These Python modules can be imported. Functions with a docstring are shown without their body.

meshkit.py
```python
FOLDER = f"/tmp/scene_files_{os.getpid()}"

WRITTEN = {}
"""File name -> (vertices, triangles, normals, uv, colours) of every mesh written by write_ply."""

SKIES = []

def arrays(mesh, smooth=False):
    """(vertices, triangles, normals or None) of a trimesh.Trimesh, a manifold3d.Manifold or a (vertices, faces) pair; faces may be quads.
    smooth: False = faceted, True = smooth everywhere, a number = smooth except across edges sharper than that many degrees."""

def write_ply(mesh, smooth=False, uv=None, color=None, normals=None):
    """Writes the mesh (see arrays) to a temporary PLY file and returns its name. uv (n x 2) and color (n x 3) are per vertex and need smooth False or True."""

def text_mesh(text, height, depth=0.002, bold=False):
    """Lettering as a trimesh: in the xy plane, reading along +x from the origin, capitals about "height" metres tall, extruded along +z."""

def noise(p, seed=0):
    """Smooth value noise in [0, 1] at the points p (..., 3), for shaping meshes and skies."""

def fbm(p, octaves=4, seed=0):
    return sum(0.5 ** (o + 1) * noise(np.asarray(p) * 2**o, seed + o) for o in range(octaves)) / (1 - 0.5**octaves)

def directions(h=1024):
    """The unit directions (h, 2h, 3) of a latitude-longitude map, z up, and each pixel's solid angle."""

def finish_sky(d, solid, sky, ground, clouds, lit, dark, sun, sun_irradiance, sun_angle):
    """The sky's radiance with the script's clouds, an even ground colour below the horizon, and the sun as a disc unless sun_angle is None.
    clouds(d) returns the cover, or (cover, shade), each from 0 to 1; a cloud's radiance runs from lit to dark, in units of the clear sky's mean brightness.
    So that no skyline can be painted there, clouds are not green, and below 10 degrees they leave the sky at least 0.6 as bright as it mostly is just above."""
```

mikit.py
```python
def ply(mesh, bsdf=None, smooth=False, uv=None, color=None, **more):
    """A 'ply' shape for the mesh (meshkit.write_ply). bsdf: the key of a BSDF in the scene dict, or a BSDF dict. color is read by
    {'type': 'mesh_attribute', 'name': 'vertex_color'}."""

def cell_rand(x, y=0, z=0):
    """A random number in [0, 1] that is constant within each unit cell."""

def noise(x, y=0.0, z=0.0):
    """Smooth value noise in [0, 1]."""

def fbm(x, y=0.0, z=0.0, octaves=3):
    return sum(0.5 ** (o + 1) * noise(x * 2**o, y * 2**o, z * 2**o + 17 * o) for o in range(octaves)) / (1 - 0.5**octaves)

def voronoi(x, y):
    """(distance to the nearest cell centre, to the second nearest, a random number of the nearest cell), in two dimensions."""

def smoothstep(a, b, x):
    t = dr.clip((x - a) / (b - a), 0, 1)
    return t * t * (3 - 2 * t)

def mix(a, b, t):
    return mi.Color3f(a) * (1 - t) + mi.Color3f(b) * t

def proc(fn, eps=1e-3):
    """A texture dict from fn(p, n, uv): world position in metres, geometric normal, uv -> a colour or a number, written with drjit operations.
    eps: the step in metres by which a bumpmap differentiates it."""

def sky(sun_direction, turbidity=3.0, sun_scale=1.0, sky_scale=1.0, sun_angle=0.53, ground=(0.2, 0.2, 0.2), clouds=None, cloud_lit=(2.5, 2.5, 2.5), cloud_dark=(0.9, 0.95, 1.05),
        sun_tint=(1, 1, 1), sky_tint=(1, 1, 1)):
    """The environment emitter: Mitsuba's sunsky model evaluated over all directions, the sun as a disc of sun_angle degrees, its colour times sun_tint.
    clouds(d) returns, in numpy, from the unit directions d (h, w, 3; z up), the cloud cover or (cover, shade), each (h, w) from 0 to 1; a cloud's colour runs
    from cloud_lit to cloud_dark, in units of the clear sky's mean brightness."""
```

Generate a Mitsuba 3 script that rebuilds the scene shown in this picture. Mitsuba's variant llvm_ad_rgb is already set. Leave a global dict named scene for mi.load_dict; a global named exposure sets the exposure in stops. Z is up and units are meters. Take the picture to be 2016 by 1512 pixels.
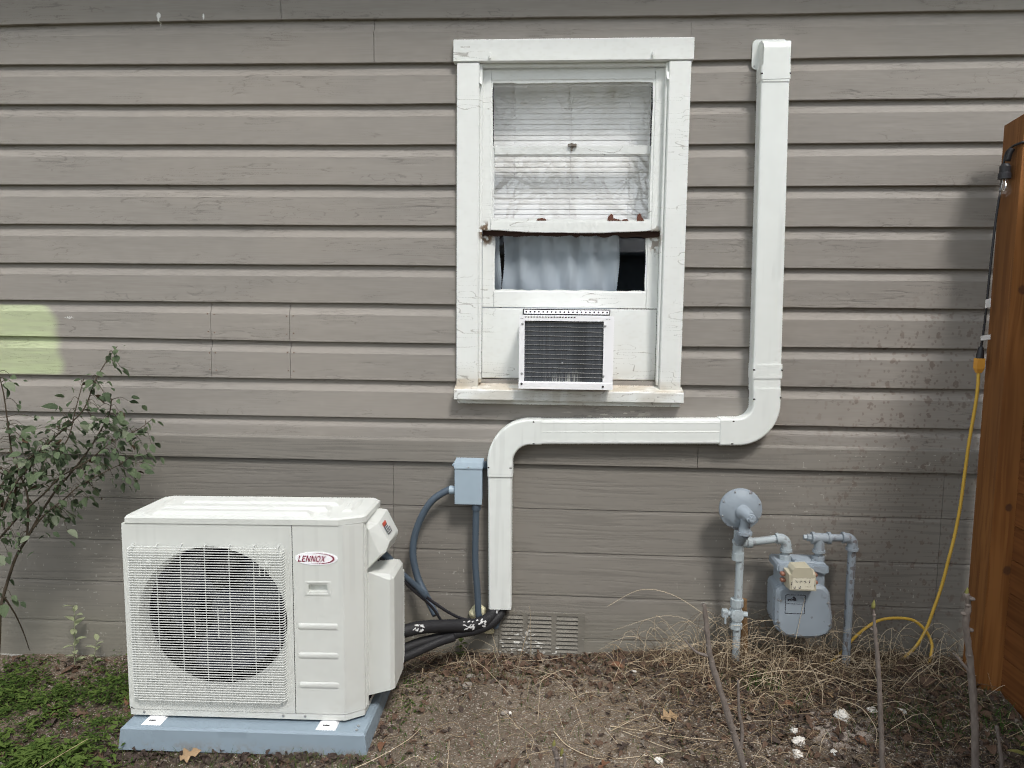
import math, random
import numpy as np
import trimesh, shapely
import shapely.geometry as sg
import mitsuba as mi
import drjit as dr
import mikit, meshkit
from mikit import noise, fbm, smoothstep, mix, cell_rand, voronoi

T = mi.ScalarTransform4f
rng = np.random.default_rng(7)
scene = {'type': 'scene'}
labels = {}

# ------------------------------------------------------------------ camera, sky, exposure
PITCH, YAW, ROLL = 0.10592126, 0.0576011, 0.0097559
_f = np.array([-math.sin(YAW) * math.cos(PITCH), math.cos(YAW) * math.cos(PITCH), -math.sin(PITCH)])
_r = np.array([math.cos(YAW), math.sin(YAW), 0.0])
_u = np.cross(_r, _f)
_up = -math.sin(ROLL) * _r + math.cos(ROLL) * _u
CAM = np.array([0.0, -3.42, 1.66])
scene['camera'] = {'type': 'perspective', 'fov': 69.62, 'fov_axis': 'x', 'near_clip': 0.05, 'far_clip': 500.0,
                   'to_world': T().look_at(origin=CAM.tolist(), target=(CAM + _f).tolist(), up=_up.tolist())}
scene['sky'] = mikit.sky((0.26, -0.54, 0.80), turbidity=3, sun_scale=0.30, sun_angle=12, clouds=lambda d: 1.0,
                         cloud_lit=(1.72, 1.82, 1.92), sun_tint=(0.865, 1.0, 1.25), ground=(0.16, 0.15, 0.13))
exposure = 2.9

# ------------------------------------------------------------------ materials
def srgb(r, g, b):
    c = np.array([r, g, b], float) / 255
    return np.where(c <= 0.04045, c / 12.92, ((c + 0.055) / 1.055) ** 2.4).tolist()

def rgb(c):
    return {'type': 'rgb', 'value': [float(x) for x in c]}

def pr(name, col, rough=0.5, spec=0.5, two=False, **k):
    b = {'type': 'principled', 'base_color': col if isinstance(col, dict) else rgb(col), 'roughness': rough, 'specular': spec, **k}
    scene[name] = {'type': 'twosided', 'bsdf': b} if two else b

def bumped(name, col, rough, height, spec=0.4, eps=1e-3, scale=1.0):
    scene[name] = {'type': 'twosided', 'b': {'type': 'bumpmap', 'tex': mikit.proc(height, eps=eps), 'scale': scale,
                   'bsdf': {'type': 'principled', 'base_color': col, 'roughness': rough, 'specular': spec}}}

def C(r, g, b):
    return mi.Color3f(r, g, b)

def spot(p, x, z, rx, rz, soft=0.35):
    d = dr.sqrt(dr.square((p.x - x) / rx) + dr.square((p.z - z) / rz))
    return 1 - smoothstep(1 - soft, 1 + soft, d)

def cracks(p):
    a = dr.abs(noise(p.x * 8, p.z * 150, 1) - 0.5)
    c = dr.abs(noise(p.x * 17 + 7, p.z * 110 + noise(p.x * 30, p.z * 50, 3), 2) - 0.5)
    g = smoothstep(0.60, 0.80, noise(p.x * 3.0, p.z * 15, 5))
    g2 = smoothstep(0.64, 0.80, noise(p.x * 4.7 + 4, p.z * 21, 8))
    return dr.maximum((1 - smoothstep(0.0, 0.07, a)) * g, (1 - smoothstep(0.0, 0.06, c)) * g2 * 0.8)

def stains(p, col):
    d1, _, w1 = voronoi(p.x * 17 + 0.25 * noise(p.x * 90, p.z * 90), p.z * 13 + 0.25 * noise(p.z * 90, p.x * 90, 2))
    d2, _, w2 = voronoi(p.x * 48 + 0.2 * noise(p.x * 200, p.z * 200), p.z * 40)
    sp = smoothstep(0.08 + 0.16 * w1, 0.03 + 0.13 * w1, d1) * smoothstep(0.45, 0.6, w1)
    sp = dr.maximum(sp, 0.8 * smoothstep(0.30, 0.2, d2) * smoothstep(0.6, 0.7, w2))
    sp *= smoothstep(0.95, 1.55, p.x + 0.25 * (1.0 - p.z) + 0.3 * (noise(p.x * 4, p.z * 4, 12) - 0.5)) * (1 - smoothstep(1.5, 1.85, p.z))
    return mix(col, C(0.125, 0.088, 0.068), sp * 0.55)

def siding_col(p, n, uv):
    b = dr.floor((p.z - 1.124) / 0.1812)
    v = 1 + 0.16 * (fbm(p.x * 1.1, p.z * 8, b * 3) - 0.5) + 0.10 * (noise(p.x * 16, p.z * 230, 4) - 0.5) + 0.05 * (cell_rand(b, 3) - 0.5)
    col = C(0.250, 0.230, 0.209) * v
    col = mix(col, C(0.29, 0.26, 0.23), smoothstep(0.5, 0.8, noise(p.x * 1.7, p.z * 5, 20)) * 0.3)
    col *= 1 - 0.27 * cracks(p)
    wob = 0.03 * (noise(p.z * 14, 3.0, 1) - 0.5)
    g = smoothstep(0.03, -0.03, p.x + 2.388 + wob + 1.2 * dr.square(dr.maximum(p.z - 1.55, 0)) * 6) \
        * smoothstep(0.01, -0.006, dr.abs(p.z - 1.475) - 0.165)
    g *= 0.80 + 0.25 * (noise(p.x * 8, p.z * 90, 6) - 0.5) + 0.2 * (fbm(p.x * 12, p.z * 20, 3) - 0.5)
    col = mix(col, C(0.425, 0.48, 0.285) * v * (1 - 0.3 * cracks(p)), g)
    white = dr.maximum(spot(p, -1.83, 2.962, 0.009, 0.013), spot(p, -1.832, 2.945, 0.004, 0.022))
    white = dr.maximum(white, spot(p, -1.62, 2.955, 0.004, 0.012))
    white = dr.maximum(white, spot(p, -2.33, 1.583, 0.02, 0.005) * smoothstep(0.4, 0.6, noise(p.x * 300, p.z * 300)))
    col = mix(col, C(0.72, 0.72, 0.7), white)
    sc = smoothstep(0.72, 0.8, noise(p.x * 30 + 9, p.z * 120, 2)) * spot(p, 0.24, 1.162, 0.2, 0.02)
    col = mix(col, C(0.5, 0.47, 0.40), sc * 0.6)
    return stains(p, col)

def siding_h(p, n, uv):
    return 0.0011 * fbm(p.x * 5, p.z * 60, 2) + 0.0005 * noise(p.x * 30, p.z * 320, 3) - 0.0011 * cracks(p)

def grain(p):
    row = dr.floor((p.z - 0.065) / 0.2125)
    w = 2.6 * noise(p.x * 1.1 + row * 5.3, p.z * 4, 1) + 0.8 * noise(p.x * 4, p.z * 16, 2)
    return 0.65 * noise(p.x * 5 + 17 * row, p.z * 235 + w * 3.0, 5) + 0.35 * noise(p.x * 2.2 + 7 * row, p.z * 120 + w * 2.5, 6)

def skirt_col(p, n, uv):
    g = grain(p)
    v = 1 + 0.16 * (fbm(p.x * 0.9, p.z * 3, 2) - 0.5) - 0.15 * smoothstep(0.50, 0.72, g)
    col = C(0.198, 0.183, 0.163) * v
    dust = smoothstep(0.32, -0.02, p.z + 0.2 * (noise(p.x * 3, p.z * 6, 9) - 0.5))
    col = mix(col, C(0.20, 0.188, 0.155), dust * 0.7)
    chip = smoothstep(0.925, 0.945, noise(p.x * 85, p.z * 85, 4)) * smoothstep(0.3, 0.6, noise(p.x * 2, p.z * 3, 15))
    col = mix(col, C(0.45, 0.44, 0.4), chip * 0.5)
    return stains(p, col)

def skirt_h(p, n, uv):
    return -0.0006 * smoothstep(0.40, 0.70, grain(p)) + 0.0004 * noise(p.x * 40, p.z * 200, 2)

def vent_col(p, n, uv):
    chip = smoothstep(0.70, 0.75, noise(p.x * 70, p.z * 170, 4)) * smoothstep(0.45, 0.62, noise(p.x * 9, p.z * 14, 15) - 0.5 * dr.abs(p.x - 0.08))
    col = C(0.172, 0.160, 0.137) * (0.9 + 0.2 * noise(p.x * 20, p.z * 20))
    return mix(col, C(0.55, 0.54, 0.5), chip * 0.85)

def white_col(p, n, uv):
    v = 1 + 0.07 * (fbm(p.x * 6, p.z * 6, 2) - 0.5)
    cr = 1 - smoothstep(0, 0.03, dr.abs(noise(p.x * 12, p.z * 75, 3) - 0.5))
    cr *= smoothstep(0.52, 0.72, noise(p.x * 5, p.z * 9, 7))
    grime = smoothstep(0.55, 0.85, noise(p.x * 60, p.z * 110, p.y * 60 + 8)) * 0.10
    low = smoothstep(1.42, 1.26, p.z) * smoothstep(0.35, 0.7, fbm(p.x * 14, p.z * 10 + p.y * 20, 4)) * 0.75
    low = dr.maximum(low, spot(p, 0.06, 1.25, 0.22, 0.04, 0.8) * smoothstep(0.25, 0.6, noise(p.x * 60, p.z * 6)) * 0.6)
    col = C(0.695, 0.712, 0.695) * v
    col = mix(col, C(0.42, 0.38, 0.31), dr.maximum(grime, low) * 0.7)
    tan = smoothstep(-0.0605, -0.052, p.y) * smoothstep(1.325, 1.315, p.z) * smoothstep(1.2705, 1.276, p.z) * (0.35 + 0.65 * smoothstep(0.3, 0.65, fbm(p.x * 16, p.y * 40, 6)))
    col = mix(col, C(0.40, 0.335, 0.25), tan * 0.75)
    rot = spot(p, -0.325, 1.99, 0.03, 0.05) * smoothstep(0.4, 0.6, noise(p.x * 90, p.z * 90))
    rot = dr.maximum(rot, spot(p, 0.45, 1.97, 0.025, 0.06) * smoothstep(0.5, 0.62, noise(p.x * 90, p.z * 90)) * 0.7)
    col = mix(col, C(0.16, 0.11, 0.07), rot)
    return mix(col, C(0.22, 0.2, 0.17), cr * 0.65)

def white_h(p, n, uv):
    return 0.0008 * fbm(p.x * 14, p.z * 60, 2) + 0.0003 * noise(p.x * 160, p.z * 160)

def metal_col(p, n, uv):
    s = smoothstep(0.35, 0.75, fbm(p.x * 3 + p.y * 2, p.z * 2.2, p.y * 3))
    streak = smoothstep(0.55, 0.9, noise(p.x * 55 + p.y * 55, p.z * 1.6, 4)) * smoothstep(0.4, 0.7, noise(p.x * 6, p.z * 3, p.y * 6 + 2)) * 0.05
    low = smoothstep(0.16, -0.04, p.z) * (0.04 + 0.16 * smoothstep(0.45, 0.75, fbm(p.x * 25, p.z * 30, p.y * 25)))
    col = C(0.575, 0.588, 0.562) * (1 - 0.05 * s - streak)
    return mix(col, C(0.36, 0.31, 0.25), low)

def pad_col(p, n, uv):
    v = 0.93 + 0.14 * fbm(p.x * 7, p.y * 7, p.z * 7)
    dirt = smoothstep(0.40, 0.75, 0.5 * noise(p.x * 22, p.z * 30, p.y * 22) + 0.5 * noise(p.x * 120, p.z * 120, p.y * 120)) * smoothstep(-0.055, -0.12, p.z)
    return mix(C(0.215, 0.270, 0.318) * v, C(0.2, 0.17, 0.14), dirt * 0.6)

def pipe_col(p, n, uv):
    v = 0.9 + 0.2 * fbm(p.x * 18, p.z * 12, p.y * 18)
    chip = smoothstep(0.70, 0.75, noise(p.x * 75, p.z * 48, p.y * 75)) * smoothstep(1.15, 1.3, p.x)
    chip = dr.maximum(chip, 0.5 * smoothstep(0.74, 0.8, noise(p.x * 60, p.z * 60, p.y * 60 + 9)))
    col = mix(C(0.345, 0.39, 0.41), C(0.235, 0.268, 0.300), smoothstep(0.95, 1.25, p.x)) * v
    rust = smoothstep(0.12, -0.02, p.z) * smoothstep(0.4, 0.65, noise(p.x * 40, p.z * 25, p.y * 40)) * 0.5
    return mix(mix(col, C(0.13, 0.115, 0.115), chip * 0.85), C(0.15, 0.11, 0.08), rust)

def meter_col(p, n, uv):
    v = 0.92 + 0.16 * fbm(p.x * 11, p.z * 11, p.y * 11)
    chip = smoothstep(0.74, 0.79, noise(p.x * 55, p.z * 55, p.y * 55 + 3)) * smoothstep(0.5, 0.7, noise(p.x * 9, p.z * 9, 2))
    return mix(C(0.245, 0.285, 0.325) * v, C(0.16, 0.15, 0.16), chip * 0.8)

KNOTS = [(1.93, 1.96, .020, .026), (1.915, 1.745, .019, .019), (1.93, 0.83, .014, .017), (1.945, 0.555, .018, .020)]
def wood(s1, s2, along, base, dark):
    g = fbm(s1 * 55, s2 * 55, along * 2.2, 3)
    r = noise(s1 * 160 + 4 * noise(along * 3, s1 * 9), s2 * 160, along * 4)
    t = smoothstep(0.3, 0.75, g * 0.65 + r * 0.35)
    return mix(base, dark, t * 0.75)

def post_col(p, n, uv):
    k = mi.Float(0)
    for x, z, rx, rz in KNOTS:
        k = dr.maximum(k, spot(p, x, z, rx, rz, 0.3))
    wx = p.x + 0.02 * noise(p.z * 4, p.x * 6)
    col = wood(wx, p.y, p.z, C(0.285, 0.122, 0.038), C(0.150, 0.054, 0.015))
    col = mix(col, C(0.15, 0.064, 0.024), smoothstep(0.35, 0.72, fbm(p.x * 8, p.z * 1.6, p.y * 8)) * 0.45)
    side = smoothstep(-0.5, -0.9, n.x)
    col = mix(col, col * 0.8, side)  # shade of the left-facing side put into the wood colour
    return mix(col, C(0.085, 0.038, 0.02), k * (0.7 + 0.3 * noise(p.x * 150, p.z * 150)))

def plank_col(p, n, uv):
    b = dr.floor((p.z - 0.02) / 0.146)
    col = wood(p.z + b * 3.1, p.x, p.y, C(0.165, 0.064, 0.020), C(0.088, 0.031, 0.010))
    return col * (0.85 + 0.3 * cell_rand(b, 5))

def dirt_col(p, n, uv):
    f = fbm(p.x * 3, p.y * 3, 1)
    g = noise(p.x * 90, p.y * 90, 2)
    g2 = noise(p.x * 210, p.y * 210, 3)
    col = mix(C(0.058, 0.044, 0.033), C(0.140, 0.110, 0.084), smoothstep(0.3, 0.7, f * 0.6 + g * 0.25 + g2 * 0.25))
    bare = 1 - smoothstep(0.25, 0.6, dr.sqrt(dr.square((p.x + 0.2) / 1.0) + dr.square((p.y + 0.55) / 0.75)) * 0.6)
    col = mix(col * 0.85, C(0.215, 0.175, 0.135), bare * 0.6 * (0.5 + 0.5 * f))
    sand = (1 - smoothstep(0.5, 1.1, dr.sqrt(dr.square((p.x - 1.18) / 0.17) + dr.square((p.y + 0.52) / 0.13)) + 0.5 * (noise(p.x * 30, p.y * 30) - 0.5)))
    col = mix(col, C(0.42, 0.36, 0.32), sand * 0.7)
    speck = smoothstep(0.79, 0.84, noise(p.x * 170, p.y * 170, 7))
    col = mix(col, C(0.42, 0.38, 0.33), speck * 0.6)
    far = smoothstep(1.6, 3.5, -p.y)
    return mix(col, C(0.10, 0.105, 0.055), far * 0.8)

def coil_col(p, n, uv):
    f = noise(p.x * 420, p.z * 6, 1)
    v = 0.55 + 0.9 * f
    bent = smoothstep(1.375, 1.325, p.z + 0.03 * (noise(p.x * 30, 1.0) - 0.5)) * smoothstep(0.5, 0.75, noise(p.x * 260, p.z * 18, 4)) * smoothstep(0.3, 0.6, noise(p.x * 12, 5.0))
    band = spot(p, 0.115, 1.46, 0.03, 0.3, 0.6)
    return mix(C(0.045, 0.05, 0.058) * v * (1 - 0.4 * band), C(0.45, 0.45, 0.42), bent * 0.7)

def bark_col(p, n, uv):
    return mix(C(0.105, 0.085, 0.075), C(0.21, 0.18, 0.16), fbm(p.x * 90, p.z * 40, p.y * 90))

bumped('siding_paint', mikit.proc(siding_col), 0.62, siding_h, 0.3)
bumped('skirt_paint', mikit.proc(skirt_col), 0.62, skirt_h, 0.3)
bumped('white_paint', mikit.proc(white_col), 0.5, white_h, 0.4)
pr('vent_paint', mikit.proc(vent_col), 0.65, 0.3, two=True)
pr('cabinet_metal', mikit.proc(metal_col), 0.38, 0.5, two=True)
def duct_col(p, n, uv):
    sm = smoothstep(0.5, 0.8, fbm(p.x * 9, p.z * 4, p.y * 9)) * 0.05
    st = smoothstep(0.6, 0.85, noise(p.x * 70, p.z * 5, p.y * 40)) * smoothstep(0.45, 0.7, noise(p.x * 5, p.z * 6, 3)) * 0.07
    return C(0.672, 0.695, 0.674) * (1.01 - sm - st)
pr('duct_plastic', mikit.proc(duct_col), 0.36, 0.5, two=True)
pr('pad_plastic', mikit.proc(pad_col), 0.5, 0.4, two=True)
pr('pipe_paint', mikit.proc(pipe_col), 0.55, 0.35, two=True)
pr('meter_paint', mikit.proc(meter_col), 0.5, 0.4, two=True)
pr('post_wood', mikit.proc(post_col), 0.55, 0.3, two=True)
pr('plank_wood', mikit.proc(plank_col), 0.55, 0.3, two=True)
pr('soil', mikit.proc(dirt_col), 0.95, 0.1, two=True)
pr('coil', mikit.proc(coil_col), 0.5, 0.5, two=True)
pr('bark', mikit.proc(bark_col), 0.8, 0.2, two=True)
pr('white_enamel', (0.78, 0.78, 0.80), 0.4, 0.5, two=True)
pr('wire_white', (0.60, 0.61, 0.59), 0.8, 0.1)
pr('black_plastic', (0.022, 0.022, 0.026), 0.4, 0.4)
pr('fan_plastic', (0.026, 0.029, 0.046), 0.3, 0.5, two=True)
pr('dark_void', (0.02, 0.02, 0.022), 0.9, 0.1, two=True)
pr('room_paint', (0.03, 0.034, 0.042), 0.9, 0.1, two=True)
pr('box_grey', srgb(152, 168, 180), 0.45, 0.4, two=True)
pr('steel', (0.45, 0.45, 0.45), 0.35, 0.5, metallic=0.8)
pr('conduit_grey', srgb(72, 84, 96), 0.42, 0.45)
pr('insulation', (0.018, 0.018, 0.02), 0.6, 0.3)
pr('tape_print', (0.55, 0.55, 0.55), 0.6, 0.3)
pr('foam', (0.66, 0.62, 0.42), 0.9, 0.1)
pr('yellow_cord', (0.60, 0.38, 0.06), 0.45, 0.4)
pr('orange_plug', (0.62, 0.30, 0.05), 0.4, 0.4)
pr('tag_white', (0.72, 0.72, 0.72), 0.5, 0.4, two=True)
pr('meter_beige', (0.40, 0.37, 0.28), 0.4, 0.5)
pr('dial_face', (0.55, 0.52, 0.42), 0.4, 0.5)
pr('print_black', (0.04, 0.04, 0.05), 0.5, 0.3, two=True)
pr('orange_tab', (0.24, 0.11, 0.075), 0.5, 0.3)
pr('logo_white', (0.82, 0.83, 0.86), 0.35, 0.5, two=True)
pr('logo_red', (0.20, 0.022, 0.05), 0.4, 0.5, two=True)
pr('label_red', (0.42, 0.06, 0.03), 0.4, 0.5, two=True)
pr('shaded_rotten_wood', (0.050, 0.030, 0.025), 0.85, 0.1, two=True)  # rot brown, darkened for the shade under the sash
pr('chip_brown', (0.125, 0.056, 0.042), 0.85, 0.1, two=True)
pr('blind_white', (0.80, 0.80, 0.79), 0.45, 0.4, two=True)
pr('curtain_cloth', (0.47, 0.53, 0.59), 0.8, 0.2, two=True)
pr('concrete', (0.36, 0.35, 0.32), 0.9, 0.1, two=True)
pr('stake_wood', (0.17, 0.105, 0.055), 0.8, 0.1)
scene['glass'] = {'type': 'thindielectric', 'int_ior': 1.52}
scene['bulb_glass'] = {'type': 'thindielectric', 'int_ior': 1.5}
for nm, c in (('leaf_dry', (0.105, 0.066, 0.046)), ('leaf_dark', (0.060, 0.044, 0.037)), ('leaf_tan', (0.30, 0.205, 0.12)),
              ('leaf_rust', (0.155, 0.078, 0.046)), ('leaf_grey', (0.17, 0.145, 0.12)),
              ('straw', (0.38, 0.29, 0.185)), ('straw_pale', (0.56, 0.46, 0.33)), ('straw_dark', (0.13, 0.092, 0.06))):
    pr(nm, c, 0.75, 0.2, two=True)
for nm, c, tr in (('rose_green', (0.125, 0.162, 0.096), 0.32), ('rose_dark', (0.074, 0.100, 0.060), 0.28), ('rose_pale', (0.250, 0.285, 0.200), 0.38),
                  ('rose_red', (0.085, 0.060, 0.040), 0.2), ('grass_green', (0.065, 0.115, 0.032), 0.35), ('grass_light', (0.125, 0.165, 0.055), 0.35),
                  ('herb_green', (0.054, 0.090, 0.024), 0.35), ('herb_light', (0.108, 0.158, 0.042), 0.35), ('bud_yellow', (0.26, 0.25, 0.09), 0.3),
                  ('seedling_pale', (0.33, 0.36, 0.22), 0.3)):
    scene[nm] = {'type': 'principledthin', 'base_color': rgb(c), 'roughness': 0.5, 'diff_trans': tr * 2, 'spec_trans': 0.0}
pr('cane_bark', (0.062, 0.048, 0.034), 0.7, 0.2)
pr('rock_white', (0.68, 0.65, 0.60), 0.9, 0.1)
pr('rock_grey', (0.27, 0.24, 0.21), 0.9, 0.1)
pr('rock_brown', (0.17, 0.11, 0.085), 0.9, 0.1)
pr('scrap_red', (0.45, 0.13, 0.08), 0.7, 0.2)

# ------------------------------------------------------------------ helpers
count = {}
def key_for(name):
    """the plain name the first time, then _001, _002 ..."""
    n = count.get(name, 0)
    count[name] = n + 1
    return name if n == 0 else f'{name}_{n:03d}'

def put(name, mesh, mat, smooth=False, parent=None, **lab):
    full = key_for((parent + '__' if parent else '') + name)
    scene[full] = mikit.ply(mesh, mat, smooth=smooth) if not isinstance(mesh, dict) else mesh
    if lab:
        tag(full, **lab)
    return full

def tag(key, label=None, category=None, group=None, kind=None):
    labels[key] = {k: v for k, v in dict(label=label, category=category, group=group, kind=kind).items() if v}
    return key

def cat(ms):
    return trimesh.util.concatenate(ms)

def box(x0, x1, y0, y1, z0, z1, c=0.0):
    if c <= 0:
        m = trimesh.creation.box(extents=(x1 - x0, y1 - y0, z1 - z0))
        m.apply_translation(((x0 + x1) / 2, (y0 + y1) / 2, (z0 + z1) / 2))
        return m
    c = min(c, (x1 - x0) * .45, (y1 - y0) * .45, (z1 - z0) * .45)
    pts = []
    for X, sx in ((x0, 1), (x1, -1)):
        for Y, sy in ((y0, 1), (y1, -1)):
            for Z, sz in ((z0, 1), (z1, -1)):
                pts += [(X, Y + sy * c, Z + sz * c), (X + sx * c, Y, Z + sz * c), (X + sx * c, Y + sy * c, Z)]
    return hull(pts)

def hull(pts):
    return trimesh.convex.convex_hull(np.array(pts, float))

def spline(pts, k=6):
    p = np.array(pts, float)
    if len(p) < 3:
        return np.linspace(p[0], p[1], k + 1)
    q = np.vstack([2 * p[0] - p[1], p, 2 * p[-1] - p[-2]])
    out = []
    for i in range(1, len(q) - 2):
        t = np.linspace(0, 1, k, endpoint=False)[:, None]
        a, b, c, d = q[i - 1], q[i], q[i + 1], q[i + 2]
        out.append(0.5 * (2 * b + (c - a) * t + (2 * a - 5 * b + 4 * c - d) * t ** 2 + (3 * b - a - 3 * c + d) * t ** 3))
    return np.vstack(out + [p[-1:]])

def tube(path, r, n=8, k=0, cap=True):
    p = spline(path, k) if k else np.array(path, float)
    m = len(p)
    R = np.interp(np.linspace(0, 1, m), np.linspace(0, 1, len(np.atleast_1d(r))), np.atleast_1d(r)) if np.ndim(r) else np.full(m, r)
    t = np.gradient(p, axis=0)
    t /= np.maximum(np.linalg.norm(t, axis=1, keepdims=True), 1e-9)
    a = np.cross(t[0], (0.31, 0.9, 0.13)); a /= np.linalg.norm(a)
    V = []
    for i in range(m):
        a = a - t[i] * (a @ t[i]); a /= np.linalg.norm(a)
        b = np.cross(t[i], a)
        ang = np.arange(n) * 2 * np.pi / n
        V.append(p[i] + R[i] * (np.cos(ang)[:, None] * a + np.sin(ang)[:, None] * b))
    V = np.vstack(V); F = []
    for i in range(m - 1):
        for j in range(n):
            k2 = (j + 1) % n
            F += [(i * n + j, i * n + k2, (i + 1) * n + k2), (i * n + j, (i + 1) * n + k2, (i + 1) * n + j)]
    if cap:
        V = np.vstack([V, p[:1], p[-1:]])
        for j in range(n):
            F += [(m * n, (j + 1) % n, j), (m * n + 1, (m - 1) * n + j, (m - 1) * n + (j + 1) % n)]
    return trimesh.Trimesh(V, F, process=False)

def lathe(prof, at, axis='y', n=28):
    """prof: (radius, distance along axis)"""
    pr_ = np.array(prof, float)
    m = trimesh.creation.revolve(pr_, sections=n)
    v = m.vertices.copy()
    if axis == 'y':      # revolve axis z -> -y (towards the viewer)
        v = np.stack([v[:, 0], -v[:, 2], v[:, 1]], 1)
    elif axis == 'x':
        v = np.stack([v[:, 2], v[:, 0], v[:, 1]], 1)
    m = trimesh.Trimesh(v + np.array(at), m.faces, process=False)
    m.fix_normals()
    return m

def plate(poly, y0, y1):
    """polygon in (x, z) given a thickness from y0 (front) to y1"""
    g = poly if isinstance(poly, (sg.Polygon, sg.MultiPolygon)) else sg.Polygon(poly)
    ms = []
    for q in getattr(g, 'geoms', [g]):
        m = trimesh.creation.extrude_polygon(q, abs(y1 - y0), engine='earcut')
        v = m.vertices
        m.vertices = np.stack([v[:, 0], max(y0, y1) - v[:, 2], v[:, 1]], 1)
        ms.append(m)
    return cat(ms)

def prism_x(poly, x0, x1):
    """polygon in (y, z) drawn out along x"""
    m = trimesh.creation.extrude_polygon(sg.Polygon(poly), x1 - x0, engine='earcut')
    v = m.vertices
    m.vertices = np.stack([v[:, 2] + x0, v[:, 0], v[:, 1]], 1)
    return m

def rough_edge(x0, x1, za, zb, amp, n=40, seed=0, thin=True):
    """polygon strip between heights za and zb whose lower edge is ragged"""
    r = np.random.default_rng(seed)
    xs = np.linspace(x0, x1, n)
    top = [(x, zb) for x in xs]
    low = [(x, za + amp * (meshkit.fbm(np.array([[x * 22, seed, 0.5]]), 3)[0] - 0.5) * 2) for x in xs]
    return sg.Polygon(top + low[::-1]).buffer(0)

def xform(m, M):
    m = m.copy(); m.apply_transform(M); return m

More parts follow.
